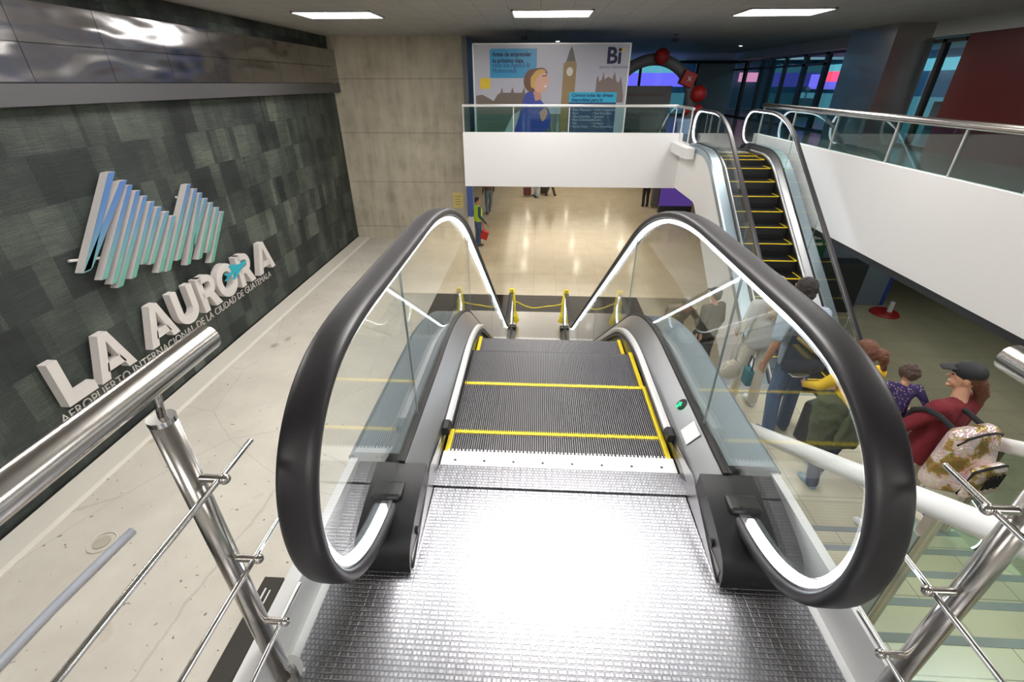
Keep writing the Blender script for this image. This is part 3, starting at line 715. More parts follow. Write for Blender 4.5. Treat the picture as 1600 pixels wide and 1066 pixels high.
# barrier between the lower newels
by = 1.51 + E1.c2 + .62
br = empty('barrier_tape', (.12, by, LOW), 'yellow safety tape hung between the lower ends of the near escalator', 'barrier tape')
MB().tube([(x, .1, .62 - .16 * (1 - (x / .6) ** 2) + .02 * math.sin(9 * x)) for x in [-.6 + .06 * k for k in range(21)]], .012, 6).build('tape', M['yellow'], br, 'all')
for sx in (-.615, .615):
    MB().tube([(sx - .075, .1, .18), (sx - .06, .12, .5), (sx - .03, .05, .93), (sx + .03, .05, .93), (sx + .06, .12, .5), (sx + .075, .1, .18)], .030, 6).build('tape_wrap', M['yellow'], br, 'all')
    MB().prism([(sx + .06, .08, .50), (sx + .17, .08, .12), (sx + .10, .08, .02), (sx + .03, .08, .10)], (0, .02, 0)).build('tape_tail', M['yellow'], br); MB().prism([(sx - .06, .08, .50), (sx - .15, .08, .10), (sx - .03, .08, .06)], (0, .02, 0)).build('tape_tail', M['yellow'], br)

# ------------------------------------------------------------------ poster on the far balcony
PY = 14.5
X_ = lambda px: (px - 841) * .01768
def Z_(py): a = 533 - py; return 1.43 + PY * (a * .871 - 351) / (a * .491 + 623)
ad = empty('advertising_banner', (0, PY, 0), 'big framed bank poster with a smiling woman and a clock tower on the far balcony', 'poster')
BX('board', mat('poster_paper', (.46, .45, .52), .25), X_(740), X_(977), 0, .05, .02, Z_(69), parent=ad)
mb = MB()
for a in ((X_(739), X_(978), -.02, .06, Z_(69), Z_(67.3)), (X_(739), X_(978), -.02, .06, 0, .03), (X_(738.5), X_(740.5), -.02, .06, 0, Z_(68)), (X_(976), X_(978), -.02, .06, 0, Z_(68))): mb.box(*a)
mb.build('frame', M['alu'], ad)
def art(name, pts, col, lay, rough=.3):
    if name in ('printed_hair', 'printed_coat', 'printed_headband', 'printed_face', 'printed_hand'): pts = catmull(list(pts) + [pts[0]], 4)[:-1]
    mb = MB(); mb.prism([(X_(a), -.001 - .0015 * lay, Z_(b)) for a, b in pts], (0, -.001, 0))
    bmesh.ops.triangulate(mb.bm, faces=[f for f in mb.bm.faces if len(f.verts) > 4])
    return mb.build(name, mat('print_' + name, col, rough), ad)
el = lambda cx, cy, rx, ry, n=20: [(cx + rx * math.cos(2 * PI * k / n), cy + ry * math.sin(2 * PI * k / n)) for k in range(n)]
art('printed_roofs', [(742, 150), (752, 148), (770, 158), (776, 148), (781, 145), (783, 136), (785, 145), (797, 145), (800, 136), (802, 145), (815, 145), (818, 136), (820, 146), (826, 154), (830, 210), (742, 210)], (.17, .13, .11), 1)
art('printed_road', [(742, 178), (880, 178), (880, 210), (742, 210)], (.10, .13, .11), 2)
art('printed_bridge', [(785, 210), (800, 180), (812, 172), (806, 210)], (.38, .42, .42), 3)
art('printed_clock_tower', [(876, 205), (878, 100), (882, 96), (886, 80), (889, 72), (892, 80), (896, 96), (898, 100), (896, 205)], (.30, .20, .09), 3)
art('printed_spire', [(882, 96), (886, 80), (889, 72), (892, 80), (896, 96)], (.13, .11, .10), 4)
art('printed_clock_face', el(888, 112, 5, 7), (.62, .58, .5), 4)
art('printed_palace', [(929, 150), (930, 122), (932, 118), (934, 128), (938, 124), (940, 112), (942, 124), (948, 120), (954, 124), (957, 112), (960, 126), (964, 130), (967, 120), (970, 134), (973, 150), (973, 160), (929, 160)], (.22, .17, .15), 3)
art('printed_blue_box', [(765, 80), (767, 76), (837, 76), (837, 122), (765, 122)], (.04, .30, .55), 3)
art('printed_yellow_square', [(749, 124), (751, 122), (765, 122), (765, 137), (763, 139), (751, 139), (749, 137)], (.70, .50, .04), 4)
art('printed_coat', [(802, 206), (812, 178), (818, 152), (826, 143), (838, 146), (846, 158), (858, 172), (862, 190), (850, 206)], (.05, .07, .34), 5)
art('printed_hair', [(817 + 0, 126), (820, 116), (826, 109), (836, 107), (846, 106), (852, 110), (853, 118), (845, 130), (836, 142), (826, 143), (819, 136)], (.16, .07, .045), 6)
art('printed_neck', [(832, 142), (843, 140), (846, 155), (836, 158)], (.55, .28, .20), 6)
art('printed_face', [(836, 116), (848, 112), (855, 120), (856, 128), (854, 136), (848, 144), (836, 142), (831, 130)], (.66, .37, .28), 7)
art('printed_brow', [(846, 118), (853, 117), (853, 119), (846, 120)], (.2, .1, .07), 8)
art('printed_smile', [(848, 135), (854, 132), (852, 137)], (.8, .75, .72), 8)
art('printed_headband', [(828, 122), (836, 111), (846, 108), (851, 112), (841, 118), (835, 128), (835, 137), (829, 136)], (.62, .36, .10), 8)
art('printed_hand', [(843, 176), (852, 168), (856, 178), (848, 190)], (.55, .28, .20), 6)
art('printed_list_box', [(889, 160), (963, 160), (963, 207), (889, 207)], (.035, .07, .17), 6)
art('printed_cyan_tab', [(889, 146), (891, 144), (963, 144), (963, 160), (889, 160)], (.04, .42, .66), 7)
art('printed_logo_square', [(962, 76), (968, 75), (969, 80), (963, 81)], (.70, .55, .12), 3)
def ptxt(name, s, px, py, size, col, off=0., sp=1., lay=9, xs=1.):
    return text_mesh(name, s, col, size, frame((X_(px), PY - .0015 * lay - .004, Z_(py)), (1, 0, 0), (0, 0, 1)) , .0006, off, 'LEFT', None, sp, xs)
for o in [ptxt('printed_headline', 'Antes de emprender\ntu próximo viaje,', 769, 88, .145, mat('ink_navy', (.01, .02, .09), .4), .004, xs=.86),
          ptxt('printed_subline', 'visita una Agencia Bi', 769, 105, .145, mat('ink_blue', (.02, .05, .2), .4), .0, xs=.86),
          ptxt('printed_subline', 'Multimoneda', 769, 113.5, .145, mat('ink_blue_b', (.02, .05, .2), .4), .0, xs=.86),
          ptxt('printed_logo_text', 'Bi', 942, 99, .52, mat('ink_logo', (.01, .012, .06), .4), .014),
          ptxt('printed_bank_name', 'BANCO INDUSTRIAL', 933, 107, .075, mat('ink_grey', (.05, .05, .1), .4), .0, 1.15),
          ptxt('printed_tab_text', 'Conoce todas las divisas\ndisponibles para ti:', 893, 151, .115, mat('ink_tab', (.01, .03, .14), .4), .003),
          ptxt('printed_list', '• Peso Mexicano\n• Euro\n• Libra Esterlina\n• Peso Colombiano\n• Yen\n• Franco Suizo', 893, 173, .085, mat('ink_pale', (.5, .55, .65), .4)),
          ptxt('printed_list', '• Dólar Canadiense\n• Real Brasileño\n• Quetzal\n• Colón\n• Lempira\n• Peso Dominicano', 927, 173, .085, mat('ink_pale_b', (.5, .55, .65), .4))]:
    o.parent = ad; o.location = (0, -PY, 0)

# ------------------------------------------------------------------ far gallery things
ar = empty('promotional_arch', (3.75, 17.6, 0), 'grey promotional arch decorated with red balls behind the balcony', 'arch')
MB().tube([(1.35 * math.cos(PI * k / 24), 0, .75 + 1.35 * math.sin(PI * k / 24)) for k in range(25)], .17, 12).build('arch_band', M['arch_grey'], ar, 'all')
MB().box(-1.5, -1.2, -.15, .15, 0, .8).box(1.2, 1.5, -.15, .15, 0, .8).build('arch_legs', M['arch_grey'], ar)
for (x, z, r_) in ((.15, 2.17, .24), (-1.38, 1.05, .16), (1.50, 1.12, .26)): MB().sph((x, -.2, z), r_, seg=20).build('red_ball', M['red'], ar, 'all')
MB().box(.85, 1.28, -.4, -.05, 1.34, 1.76, rot=Matrix.Rotation(R(20), 3, 'Y'), piv=(1.06, 0, 1.55), bev=.02).build('red_cube', M['red'], ar)
text_mesh('cube_letter', 'X', M['sticker'], .2, frame((1.0, -.43, 1.48), (1, 0, 0), (0, 0, 1)), .002, 0, 'LEFT', ar)
MB().sph((1.18, -.2, .62), .13).sph((1.55, -.25, .66), .16).build('red_ball', M['red'], ar, 'all')
BX('backdrop_panel', mat('panel_grey', (.20, .20, .21), .6), -1.1, .8, .5, .55, 0, 1.35, parent=ar)
text_mesh('backdrop_text', 'ENLACE DE IDENTIFICACIÓN', mat('ink_red', (.25, .02, .03), .5), .1, frame((-.75, .49, 1.05), (1, 0, 0), (0, 0, 1)), .001, 0, 'LEFT', ar)
text_mesh('backdrop_text', 'PLAN PERSONAL', mat('ink_dark', (.03, .03, .04), .5), .15, frame((-.65, .49, .42), (1, 0, 0), (0, 0, 1)), .001, 0, 'LEFT', ar)
pl = empty('planter', (4.72, 16.6, 0), 'pale blue bucket shaped planter behind the balcony corner post', 'planter')
MB().cyl((0, 0, 0), (0, 0, .42), .2, .28, n=24).build('pot', mat('pale_blue_pot', (.35, .55, .85), .4), pl, True)
MB().cyl((0, 0, .38), (0, 0, .43), .29, .29, n=24).build('rim', mat('pot_rim', (.4, .6, .9), .4), pl, True)
# steel column
c = struct(MB().box(8.4, 9.33, 13.42, 15.3, 0, CEIL).build('trim_6', M['column']))
# lit shops beyond the glazing
def lit(name, col, s, label, cat, *b): return tag(BX(name, emis('lit_' + name, col, s * 1.35), *b), label, cat)
lit('shop_sign', (.22, .16, .8), .9, 'long purple lit shop band beyond the right windows', 'sign', 15.0, 15.1, 22.9, 30, 1.15, 1.85)
lit('shop_sign', (.9, .05, .08), 2.0, 'red lit shop sign beyond the right windows', 'sign', 14.9, 15, 26.4, 28.8, 1.5, 1.95)
lit('shop_sign', (.9, .3, .5), 1.0, 'pink lit shop sign beyond the leftmost right window panes', 'sign', 12.4, 13.5, 33.4, 33.5, 1.5, 2.0)
lit('shop_sign', (.18, .14, .9), 1., 'violet lit shop band behind the arch', 'sign', 1.5, 8.5, 31, 31.1, 1.25, 1.95)
lit('light_box', (.25, .75, .9), .55, 'wide pale cyan light wall beyond the right windows', 'light box', 16.69, 16.79, 12, 32, 1.9, 2.35)
lit('light_box', (.25, .75, .9), .5, 'wide pale cyan light wall behind the arch', 'light box', -2, 9, 33.7, 33.8, 1.9, 2.4)
lit('light_box', (.2, .6, .75), .28, 'low cyan lit shop front beyond the right windows', 'light box', 15.6, 15.7, 12, 32, -.02, .95)
lit('light_box', (.2, .6, .75), .22, 'low cyan lit shop front behind the arch', 'light box', -2, 9, 32.6, 32.7, -.02, .9)
for i, (y, h) in enumerate(((15.2, .8), (16.6, 1.2), (18.6, .9), (20.4, 1.3), (22.6, .9), (24.4, 1.1), (26.4, .8))):
    r = empty('display_stand', (13.2 + (i % 3) * .5, y, -.02), ('dark shop display stand beyond the right windows, ' + ('nearest', 'second nearest', 'third nearest', 'fourth nearest', 'fifth nearest', 'sixth nearest', 'farthest')[i] + ' in the row'), 'display stand', 'shop display stands')
    BX('stand_body', M['cabinet'], -.3, .3, -.3, .3, 0, h, parent=r, bev=.02); MB().cyl((0, 0, h), (0, 0, h + .3), .04).sph((0, 0, h + .38), .12).build('stand_top', M['arch_grey'], r)
# area lights for shops and hall, plus added right gallery fills
def area(name, loc, sx, sy, e, col=(1, 1, 1), rot=(0, 0, 0)):
    l = bpy.data.lights.new(name, 'AREA'); l.shape = 'RECTANGLE'; l.size = sx; l.size_y = sy; l.energy = e; l.color = col
    o = bpy.data.objects.new(name, l); COL.objects.link(o); o.location = loc; o.rotation_euler = rot; return o
area('shop_lamp', (13, 20, 2.6), 4, 12, 170, (.5, .85, 1)); area('shop_lamp', (3, 30, 2.6), 8, 3, 130, (.5, .85, 1))
area('underside_fill_light', (8.2, 8, -1.2), 2.5, 5, 26, (.85, 1, .9)); area('underside_fill_light', (8.2, 3, -1.2), 2.5, 4, 18, (.85, 1, .9)); area('column_fill_light', (6.6, 13, 2.6), 1.5, 4, 40, (1, .93, .85)); area('hall_lamp', (2, 25, -1.05), 7, 9, 260, (1, .9, .74)); area('hall_lamp', (1.8, 16.5, -1.05), 6, 4, 170, (1, .9, .74))  # gallery ones are added fills, lightening the floor underneath and the steel column

# things at the far end of the hall
o = empty('wall_notice', (-2.72, 16.3, -2.15), 'yellow notice sheet on the concrete wall by the cleaner', 'notice')
BX('sheet', mat('notice_yellow', (.72, .60, .22), .6), -.17, .17, -.012, -.001, -.26, .26, parent=o)
for k in range(4): BX('text_line', mat('notice_ink', (.35, .25, .05), .6), -.12, .12 - .05 * (k % 2), -.014, -.012, .12 - k * .09, .145 - k * .09, parent=o)
o = empty('information_pillar', (-2.28, 16.2, LOW), 'narrow blue pillar standing at the edge of the concrete wall', 'pillar')
BX('blue_panel', mat('pillar_blue', (.07, .12, .38), .5), -.10, .10, -.1, .1, .9, 2.5, parent=o); BX('foot', M['alu'], -.09, .09, -.09, .09, 0, .9, parent=o)
o = empty('advertising_stand', (6.0, 20.8, LOW), 'purple lit advertising stand beneath the far escalator', 'poster stand')
BX('screen', emis('purple_screen', (.16, .08, .42), .5), -.6, .8, -.03, .03, .3, 2.2, parent=o); BX('base', M['cabinet'], -.6, .8, -.15, .15, 0, .3, parent=o)
text_mesh('screen_text', 'BIENVENIDOS\nA GUATEMALA', M['sticker'], .16, frame((-.5, -.035, 1.8), (1, 0, 0), (0, 0, 1)), .002, 0, 'LEFT', o)
o = empty('exit_sign', (6.75, 11.2, -1.95), 'green sign with white running figure and arrow on the slate blue wall', 'sign')
BX('sign_board', mat('sign_green', (.01, .14, .07), .4), -.22, .32, -.02, .0, -.42, .3, parent=o)
BX('sign_bar', M['sticker'], -.15, .2, -.024, -.02, -.05, .02, parent=o)
MB().prism([(-.15, -.024, .08), (.0, -.024, .2), (.0, -.024, .15), (.15, -.024, .15), (.15, -.024, .1), (.02, -.024, .1)], (0, .003, 0)).build('sign_arrow', M['sticker'], o)
o = empty('floor_cone_base', (8.75, 10.75, LOW), 'flat red base with a small bucket on the floor by the blue wall corner', 'cone base')
MB().cyl((0, 0, 0), (0, 0, .05), .32, .28, n=24).build('red_disc', M['red'], o); MB().cyl((.1, 0, .05), (.1, 0, .3), .06, .05).build('cap', M['sticker'], o)

# ------------------------------------------------------------------ people
V = Vector
def blob(name, items, m, voxel, parent, smooth=2, disp=None):
    bm = bmesh.new()
    for it in items:
        if it[0] == 'e':
            _, c, r_, rot = (*it, None)[:4]
            bmesh.ops.create_icosphere(bm, subdivisions=3, radius=1, matrix=Matrix.Translation(c) @ (rot.to_4x4() if rot else Matrix()) @ Matrix.Diagonal((*r_, 1)))
        else:
            tb = bmesh.new()
            for p, r_ in it: bmesh.ops.create_icosphere(tb, subdivisions=2, radius=r_, matrix=Matrix.Translation(p))
            res = bmesh.ops.convex_hull(tb, input=tb.verts)
            bmesh.ops.delete(tb, geom=list({g for g in res['geom_interior'] if isinstance(g, bmesh.types.BMVert)}), context='VERTS')
            tm = bpy.data.meshes.new('t'); tb.to_mesh(tm); tb.free(); bm.from_mesh(tm); bpy.data.meshes.remove(tm)
    me = bpy.data.meshes.new(name); bm.to_mesh(me); bm.free()
    o = bpy.data.objects.new(name, me); COL.objects.link(o)
    md = o.modifiers.new('r', 'REMESH'); md.mode = 'VOXEL'; md.voxel_size = voxel
    md = o.modifiers.new('s', 'SMOOTH'); md.iterations = smooth; md.factor = .5
    if disp:
        tx = bpy.data.textures.new('c', 'CLOUDS'); tx.noise_scale = disp[0]
        md = o.modifiers.new('d', 'DISPLACE'); md.texture = tx; md.strength = disp[1]; md.texture_coords = 'LOCAL'
    bpy.context.view_layer.update()
    me2 = bpy.data.meshes.new_from_object(o.evaluated_get(bpy.context.evaluated_depsgraph_get()))
    o.modifiers.clear(); o.data = me2; bpy.data.meshes.remove(me); me2.name = name; o.name = name
    me2.materials.clear(); me2.materials.append(m); me2.shade_smooth()
    if parent: o.parent = parent
    return o
def hand_items(w, d, s, n, curl=.5, sc=1.):
    d, s, n = V(d).normalized(), V(s).normalized(), V(n).normalized(); it = []
    w = V(w)
    kn = [w + d * .082 * sc + s * (.030 - .020 * i) * sc for i in range(4)]
    for k in kn: it.append([(w + d * .01 + (k - w).project(s) * .5, .014 * sc), (k, .0115 * sc)])
    for i, k in enumerate(kn):
        L = (.040, .045, .042, .032)[i] * sc; p = k; a = 0
        for j in range(3):
            a += curl * (.5 if j == 0 else .9); q = p + (d * math.cos(a) + n * math.sin(a)) * L * (1, .65, .5)[j]
            it.append([(p, .0092 * sc), (q, (.0088, .0082, .0072)[j] * sc)]); p = q
    b = w + d * .025 * sc + s * .02 * sc; q = b + (d * .6 + s * .7 + n * .3).normalized() * .045 * sc; q2 = q + (d * .85 + s * .25 + n * .4).normalized() * .03 * sc
    it += [[(b, .014 * sc), (q, .0105 * sc)], [(q, .0105 * sc), (q2, .0085 * sc)]]
    return it
def person(loc, face, h, label, J=None, top=None, pants=None, shoes=None, skin='skin', sleeves='long', hairf=None, hairm='hair', voxel=.009, look=(0, 0), curl=.5, bulk=1., group=None, tilt=(0, 0)):
    k = h / 1.75
    root = empty('person', loc, label, 'person', group, R(face))
    j = dict(pel=(0, 0, .95), wai=(0, 0, 1.10), che=(0, .0, 1.30), nek=(0, 0, 1.47), hed=(0, .025, 1.625),
             shR=(.175, 0, 1.405), shL=(-.175, 0, 1.405), elR=(.235, -.03, 1.13), elL=(-.235, -.03, 1.13), wrR=(.25, .06, .90), wrL=(-.25, .06, .90),
             hiR=(.09, 0, .92), hiL=(-.09, 0, .92), knR=(.10, .02, .50), knL=(-.10, .02, .50), anR=(.10, -.03, .085), anL=(-.10, -.03, .085))
    if J: j.update(J)
    j = {a: V(b) * k for a, b in j.items()}
    rot = Matrix.Rotation(R(look[0]), 3, 'Z') @ Matrix.Rotation(R(look[1]), 3, 'X')
    H = lambda x, y, z: j['hed'] + rot @ V((x, y, z)) * k
    body = [('e', H(0, 0, .01), V((.074, .092, .105)) * k, rot), ('e', H(0, .025, -.055), V((.055, .062, .06)) * k, rot),
            [(H(0, .085, .012), .008 * k), (H(0, .108, -.022), .013 * k)], [(H(-.018, .085, -.062), .009 * k), (H(.018, .085, -.062), .009 * k)],
            [(H(-.035, .078, .028), .012 * k), (H(.035, .078, .028), .012 * k)], ('e', H(0, .075, -.098), V((.026, .02, .018)) * k, rot),
            ('e', H(.076, -.005, -.005), V((.012, .022, .034)) * k, rot), ('e', H(-.076, -.005, -.005), V((.012, .022, .034)) * k, rot),
            [(H(0, -.01, -.07), .05 * k), (j['nek'] - V((0, 0, .05)) * k, .058 * k)],
            [(j['nek'] - V((0, 0, .06)) * k, .06 * k), (j['shR'], .045 * k), (j['shL'], .045 * k), (j['che'], .08 * k)],
            [(j['che'], .09 * k), (j['pel'], .09 * k)]]
    for s in 'RL':
        sg = 1 if s == 'R' else -1
        a, b, c = j['sh' + s], j['el' + s], j['wr' + s]
        body += [[(a, .046 * k), (b, .036 * k)], [(b, .036 * k), (b.lerp(c, .35), .038 * k)], [(b.lerp(c, .35), .038 * k), (c, .024 * k)]]
        d = (c - b).normalized(); n_ = V((-sg, .15, 0)); n_ = (n_ - n_.project(d)).normalized(); th = d.cross(n_) * -sg
        if th.y < 0: th = -th
        body += hand_items(c, d, th, n_, curl, k)
        body += [[(j['hi' + s], .075 * k), (j['kn' + s], .05 * k)], [(j['kn' + s], .048 * k), (j['an' + s], .034 * k)], [(j['an' + s], .034 * k), (j['an' + s] + V((0, .13, -.05)) * k, .024 * k)]]
    blob('body', body, M[skin], voxel * .75, root)
    blob('eyes', [('e', H(.031, .086, .012), V((.010, .007, .007)) * k), ('e', H(-.031, .086, .012), V((.010, .007, .007)) * k)], M['eye'], .003, root, 0)
    B = bulk
    if top:
        it = [[(j['shR'] - V((.02, 0, .0)) * k, .06 * k * B), (j['shL'] + V((.02, 0, 0)) * k, .06 * k * B), (j['nek'] - V((0, 0, .055)) * k, .06 * k), (j['che'] + V((.07, .02, -.02)) * k, .095 * k * B), (j['che'] + V((-.07, .02, -.02)) * k, .095 * k * B)],
              [(j['che'] + V((.07, .02, -.02)) * k, .095 * k * B), (j['che'] + V((-.07, .02, -.02)) * k, .095 * k * B), (j['wai'] + V((.07, 0, 0)) * k, .09 * k * B), (j['wai'] + V((-.07, 0, 0)) * k, .09 * k * B)],
              [(j['wai'] + V((.07, 0, 0)) * k, .09 * k * B), (j['wai'] + V((-.07, 0, 0)) * k, .09 * k * B), (j['pel'] + V((.085, 0, -.04)) * k, .095 * k * B), (j['pel'] + V((-.085, 0, -.04)) * k, .095 * k * B)]]
        for s in 'RL':
            a, b, c = j['sh' + s], j['el' + s], j['wr' + s]
            if sleeves == 'long': it += [[(a, .064 * k * B), (b, .052 * k)], [(b, .052 * k), (b.lerp(c, .94), .038 * k)]]
            elif sleeves == 'short': it += [[(a, .064 * k * B), (a.lerp(b, .72), .06 * k)]]
        blob('top', it, top, voxel, root, 3)
    if pants:
        it = [[(j['pel'] + V((.075, 0, 0)) * k, .102 * k), (j['pel'] + V((-.075, 0, 0)) * k, .102 * k), (j['hiR'], .10 * k), (j['hiL'], .10 * k)]]
        for s in 'RL': it += [[(j['hi' + s], .098 * k), (j['kn' + s], .072 * k)], [(j['kn' + s], .072 * k), (j['an' + s] + V((0, .0, -.01)) * k, .062 * k)]]
        blob('trousers', it, pants, voxel, root, 3)
    if shoes:
        for s in 'RL':
            a = j['an' + s]; z0 = V((a.x, a.y, a.z - .047 * k))
            blob('shoe', [[(z0 + V((0, -.03, 0)) * k, .038 * k), (z0 + V((0, .16, -.008)) * k, .032 * k), (z0 + V((0, .02, .03)) * k, .036 * k), (z0 + V((0, .1, .0)) * k, .04 * k)]], shoes, .008, root, 1)
    if hairf: blob('hair', hairf(H, k, rot), M[hairm], voxel * .8, root, 1, (.03, .012) if hairm != 'hair_c' else (.035, .035))
    return root, H, k, j, rot
short_hair = lambda H, k, rot: [('e', H(0, -.018, .035), V((.086, .098, .098)) * k, rot), [(H(0, -.07, -.01), .055 * k), (H(0, -.06, -.04), .045 * k)]]
def long_hair(H, k, rot): return short_hair(H, k, rot) + [[(H(-.03, -.075, 0), .05 * k), (H(.03, -.075, 0), .05 * k), (H(-.07, -.12, -.30), .025 * k), (H(.07, -.12, -.30), .025 * k)]] + [[(H(x, -.125, -.10), .014 * k), (H(x * 1.3, -.135, -.37 - .03 * math.sin(40 * x)), .006 * k)] for x in (-.07, -.05, -.03, -.01, .01, .03, .05, .07)]
def pony(H, k, rot): return short_hair(H, k, rot) + [('e', H(.03, -.135, .02), V((.05, .05, .055)) * k, rot), [(H(.03, -.15, .0), .045 * k), (H(.05, -.17, -.12), .02 * k)]]
def low_pony(H, k, rot): return short_hair(H, k, rot) + [[(H(.0, -.09, -.02), .055 * k), (H(.03, -.14, -.12), .05 * k)], [(H(.03, -.14, -.12), .05 * k), (H(.06, -.15, -.30), .028 * k)]]
def cap_parts(root, H, k, rot, m, bill=True):
    c = blob('cap', [('e', H(0, -.008, .055), V((.094, .108, .085)) * k, rot)], m, .007, root, 1)
    if bill: blob('cap_brim', [[(H(-.05, .08, .065), .008), (H(.05, .08, .065), .008), (H(-.045, .165, .045), .006), (H(.045, .165, .045), .006), (H(0, .18, .05), .006)]], m, .005, c, 1)
    return c

denim = mat('denim', (.055, .10, .19), .8, bump=(90, .3, .004)); grey_knit = cloth('grey_sweater', (.47, .48, .47)); cream = cloth('cream_trousers', (.62, .58, .50))
shirt_blue = stripe_mat('striped_shirt', (.28, .36, .46), (.42, .49, .57), 22)
dark = cloth('dark_jacket', (.055, .05, .042)); beige = cloth('beige_jacket', (.27, .23, .17)); black_c = cloth('black_cloth', (.012, .012, .016)); white_shoe = mat('white_shoe', (.72, .74, .76), .5)
# woman in grey at the landing edge
g, H, k, j, rot = person((2.50, 4.50, MID), 4, 1.60, 'person in a grey sweater and cream trousers stepping off the stair landing', dict(knL=(-.10, .08, .52), anL=(-.10, .10, .12), elL=(-.26, -.02, 1.15), wrL=(-.22, .16, .98), elR=(.25, .05, 1.14), wrR=(.2, .24, 1.05)), grey_knit, cream, white_shoe, hairf=long_hair, hairm='hair_l', bulk=1.12)
hb = empty('handbag', (2.20, 4.38, -1.33), 'round cream crochet handbag hanging by long straps beside the grey sweater', 'handbag')
blob('pouch', [('e', V((0, 0, 0)), V((.115, .07, .12)))], mat('crochet', (.68, .63, .54), .9, bump=(45, 1., .03)), .008, hb, 1, (.02, .018))
for a, b in ((-.03, .035), (.03, .05)): MB().tube([(a, 0, .09), (a * .7, .02, .3), (b, .05, .55), (b + .06, .1, .70)], .008, 8).build('strap', cream, hb, 'all')
tb = empty('tote_bag', (2.36, 4.30, MID + .42), 'small teal bag hanging between the grey sweater and the jeans', 'bag')
MB().box(-.035, .035, -.07, .07, 0, .2, bev=.02).build('bag_body', cloth('teal_cloth', (.03, .16, .20)), tb); MB().tube([(0, -.05, .19), (0, -.03, .34), (0, .03, .34), (0, .05, .19)], .008, 6).build('handle', black_c, tb, 'all')
# man in jeans
g, H, k, j, rot = person((2.62, 3.98, MID), 8, 1.79, 'person with short dark hair in a striped blue shirt and jeans carrying a dark backpack', dict(anL=(-.12, -.08, .085), anR=(.14, .06, .085), knL=(-.12, -.0, .5), knR=(.13, .08, .5), hed=(-.13, .05, 1.62), nek=(-.10, .02, 1.46), che=(-.07, 0, 1.29), wai=(-.03, 0, 1.1), shR=(.085, 0, 1.395), shL=(-.265, 0, 1.395), elR=(.16, -.03, 1.12), wrR=(.2, .1, .9), elL=(-.33, -.06, 1.13), wrL=(-.31, .03, .88)), shirt_blue, denim, mat('grey_shoe', (.12, .14, .17), .6), 'skin2', 'short', short_hair, 'hair', bulk=1.15)
bp = empty('backpack', (2.56, 3.80, MID + 1.17), 'black backpack with a dull gold stripe worn over the striped blue shirt', 'backpack')
blob('pack', [[(V((-.13, 0, -.2)), .07), (V((.13, 0, -.2)), .07), (V((-.11, 0, .2)), .06), (V((.11, 0, .2)), .06), (V((0, -.1, -.1)), .08)]], cloth('pack_navy', (.02, .028, .045)), .01, bp, 2)
MB().tube([(-.17, -.06, .14), (-.05, -.15, .05), (.05, -.16, .0), (.16, -.08, -.04)], .016, 8).build('gold_stripe', mat('dull_gold', (.20, .15, .05), .6), bp, 'all')
for x in (-.11, .13): MB().tube([(x, .0, .16), (x, .10, .25), (x, .20, .28), (x, .28, .22), (x, .31, .05)], .02, 8).build('strap', black_c, bp, 'all')
# suitcase with chrome handle
def suitcase(loc, rz, m, label, h=.6, w=.38, group=None, handle=.38, rx=0.):
    r = empty('suitcase', loc, label, 'suitcase', group, R(rz)); r.rotation_euler.x = R(rx)
    MB().box(-w / 2, w / 2, -.12, .12, .05, h, bev=.035).build('shell', m, r)
    for x in (-w * .3, w * .3): MB().cyl((x, -.08, 0.025), (x + .02, -.08, 0.025), .025).cyl((x, .08, 0.025), (x + .02, .08, 0.025), .025).build('wheel', M['gasket'], r)
    MB().tube([(-w * .25, -.08, h), (-w * .25, -.08, h + handle), (w * .25, -.08, h + handle), (w * .25, -.08, h)], .009, 8).build('pull_handle', M['chrome'], r, 'all')
    return r
suitcase((2.98, 3.85, MID), 25, mat('black_case', (.02, .024, .03), .5), 'black suitcase with a raised chrome handle behind the girl in yellow', .52)
# girl in yellow
g, H, k, j, rot = person((2.72, 3.30, MID), 10, 1.53, 'person with a brown bun in a yellow hoodie holding a white booklet', dict(elL=(-.24, .14, 1.18), wrL=(-.13, .42, 1.0), elR=(.24, .06, 1.15), wrR=(.15, .26, 1.02), hed=(-.04, .03, 1.62), anL=(-.11, -.08, .085), anR=(.10, .10, .085)), cloth('yellow_hoodie', (.78, .50, .02)), cloth('navy_trousers', (.02, .03, .075)), mat('blue_grey_shoe', (.20, .30, .36), .6), hairf=pony, hairm='hair_b', look=(12, -8))
blob('olive_jacket', [[(j['pel'] + V((-.19, .02, .10)), .09), (j['pel'] + V((.12, .02, .12)), .09), (j['pel'] + V((-.23, -.06, -.26)), .07), (j['pel'] + V((.10, -.08, -.28)), .07), (j['pel'] + V((-.06, .12, -.2)), .09)], [(j['pel'] + V((-.2, .1, .14)), .04), (j['pel'] + V((.1, .16, .05)), .04)], [(j['pel'] + V((-.1, -.16, .1)), .035), (j['pel'] + V((-.16, -.18, -.2)), .03)]], cloth('olive_cloth', (.075, .09, .045)), .012, g, 2, (.1, .04))
wl = g.matrix_world if False else None
bk = empty('booklet', (2.53, 3.78, MID + .885), 'open white booklet held out by the person in yellow', 'booklet', rz=R(10))
MB().box(-.085, -.002, -.05, .05, .0, .008, rot=Matrix.Rotation(R(8), 3, 'Y'), piv=(0, 0, 0)).box(.002, .085, -.05, .05, .0, .008, rot=Matrix.Rotation(R(-8), 3, 'Y'), piv=(0, 0, 0)).build('pages', mat('paper', (.8, .8, .78), .6), bk)
for i in range(4): MB().box(-.07, -.015, -.035 + i * .02, -.031 + i * .02, .0165 - .0, .0172, ).build('print_line', mat('ink', (.2, .2, .22), .6), bk)
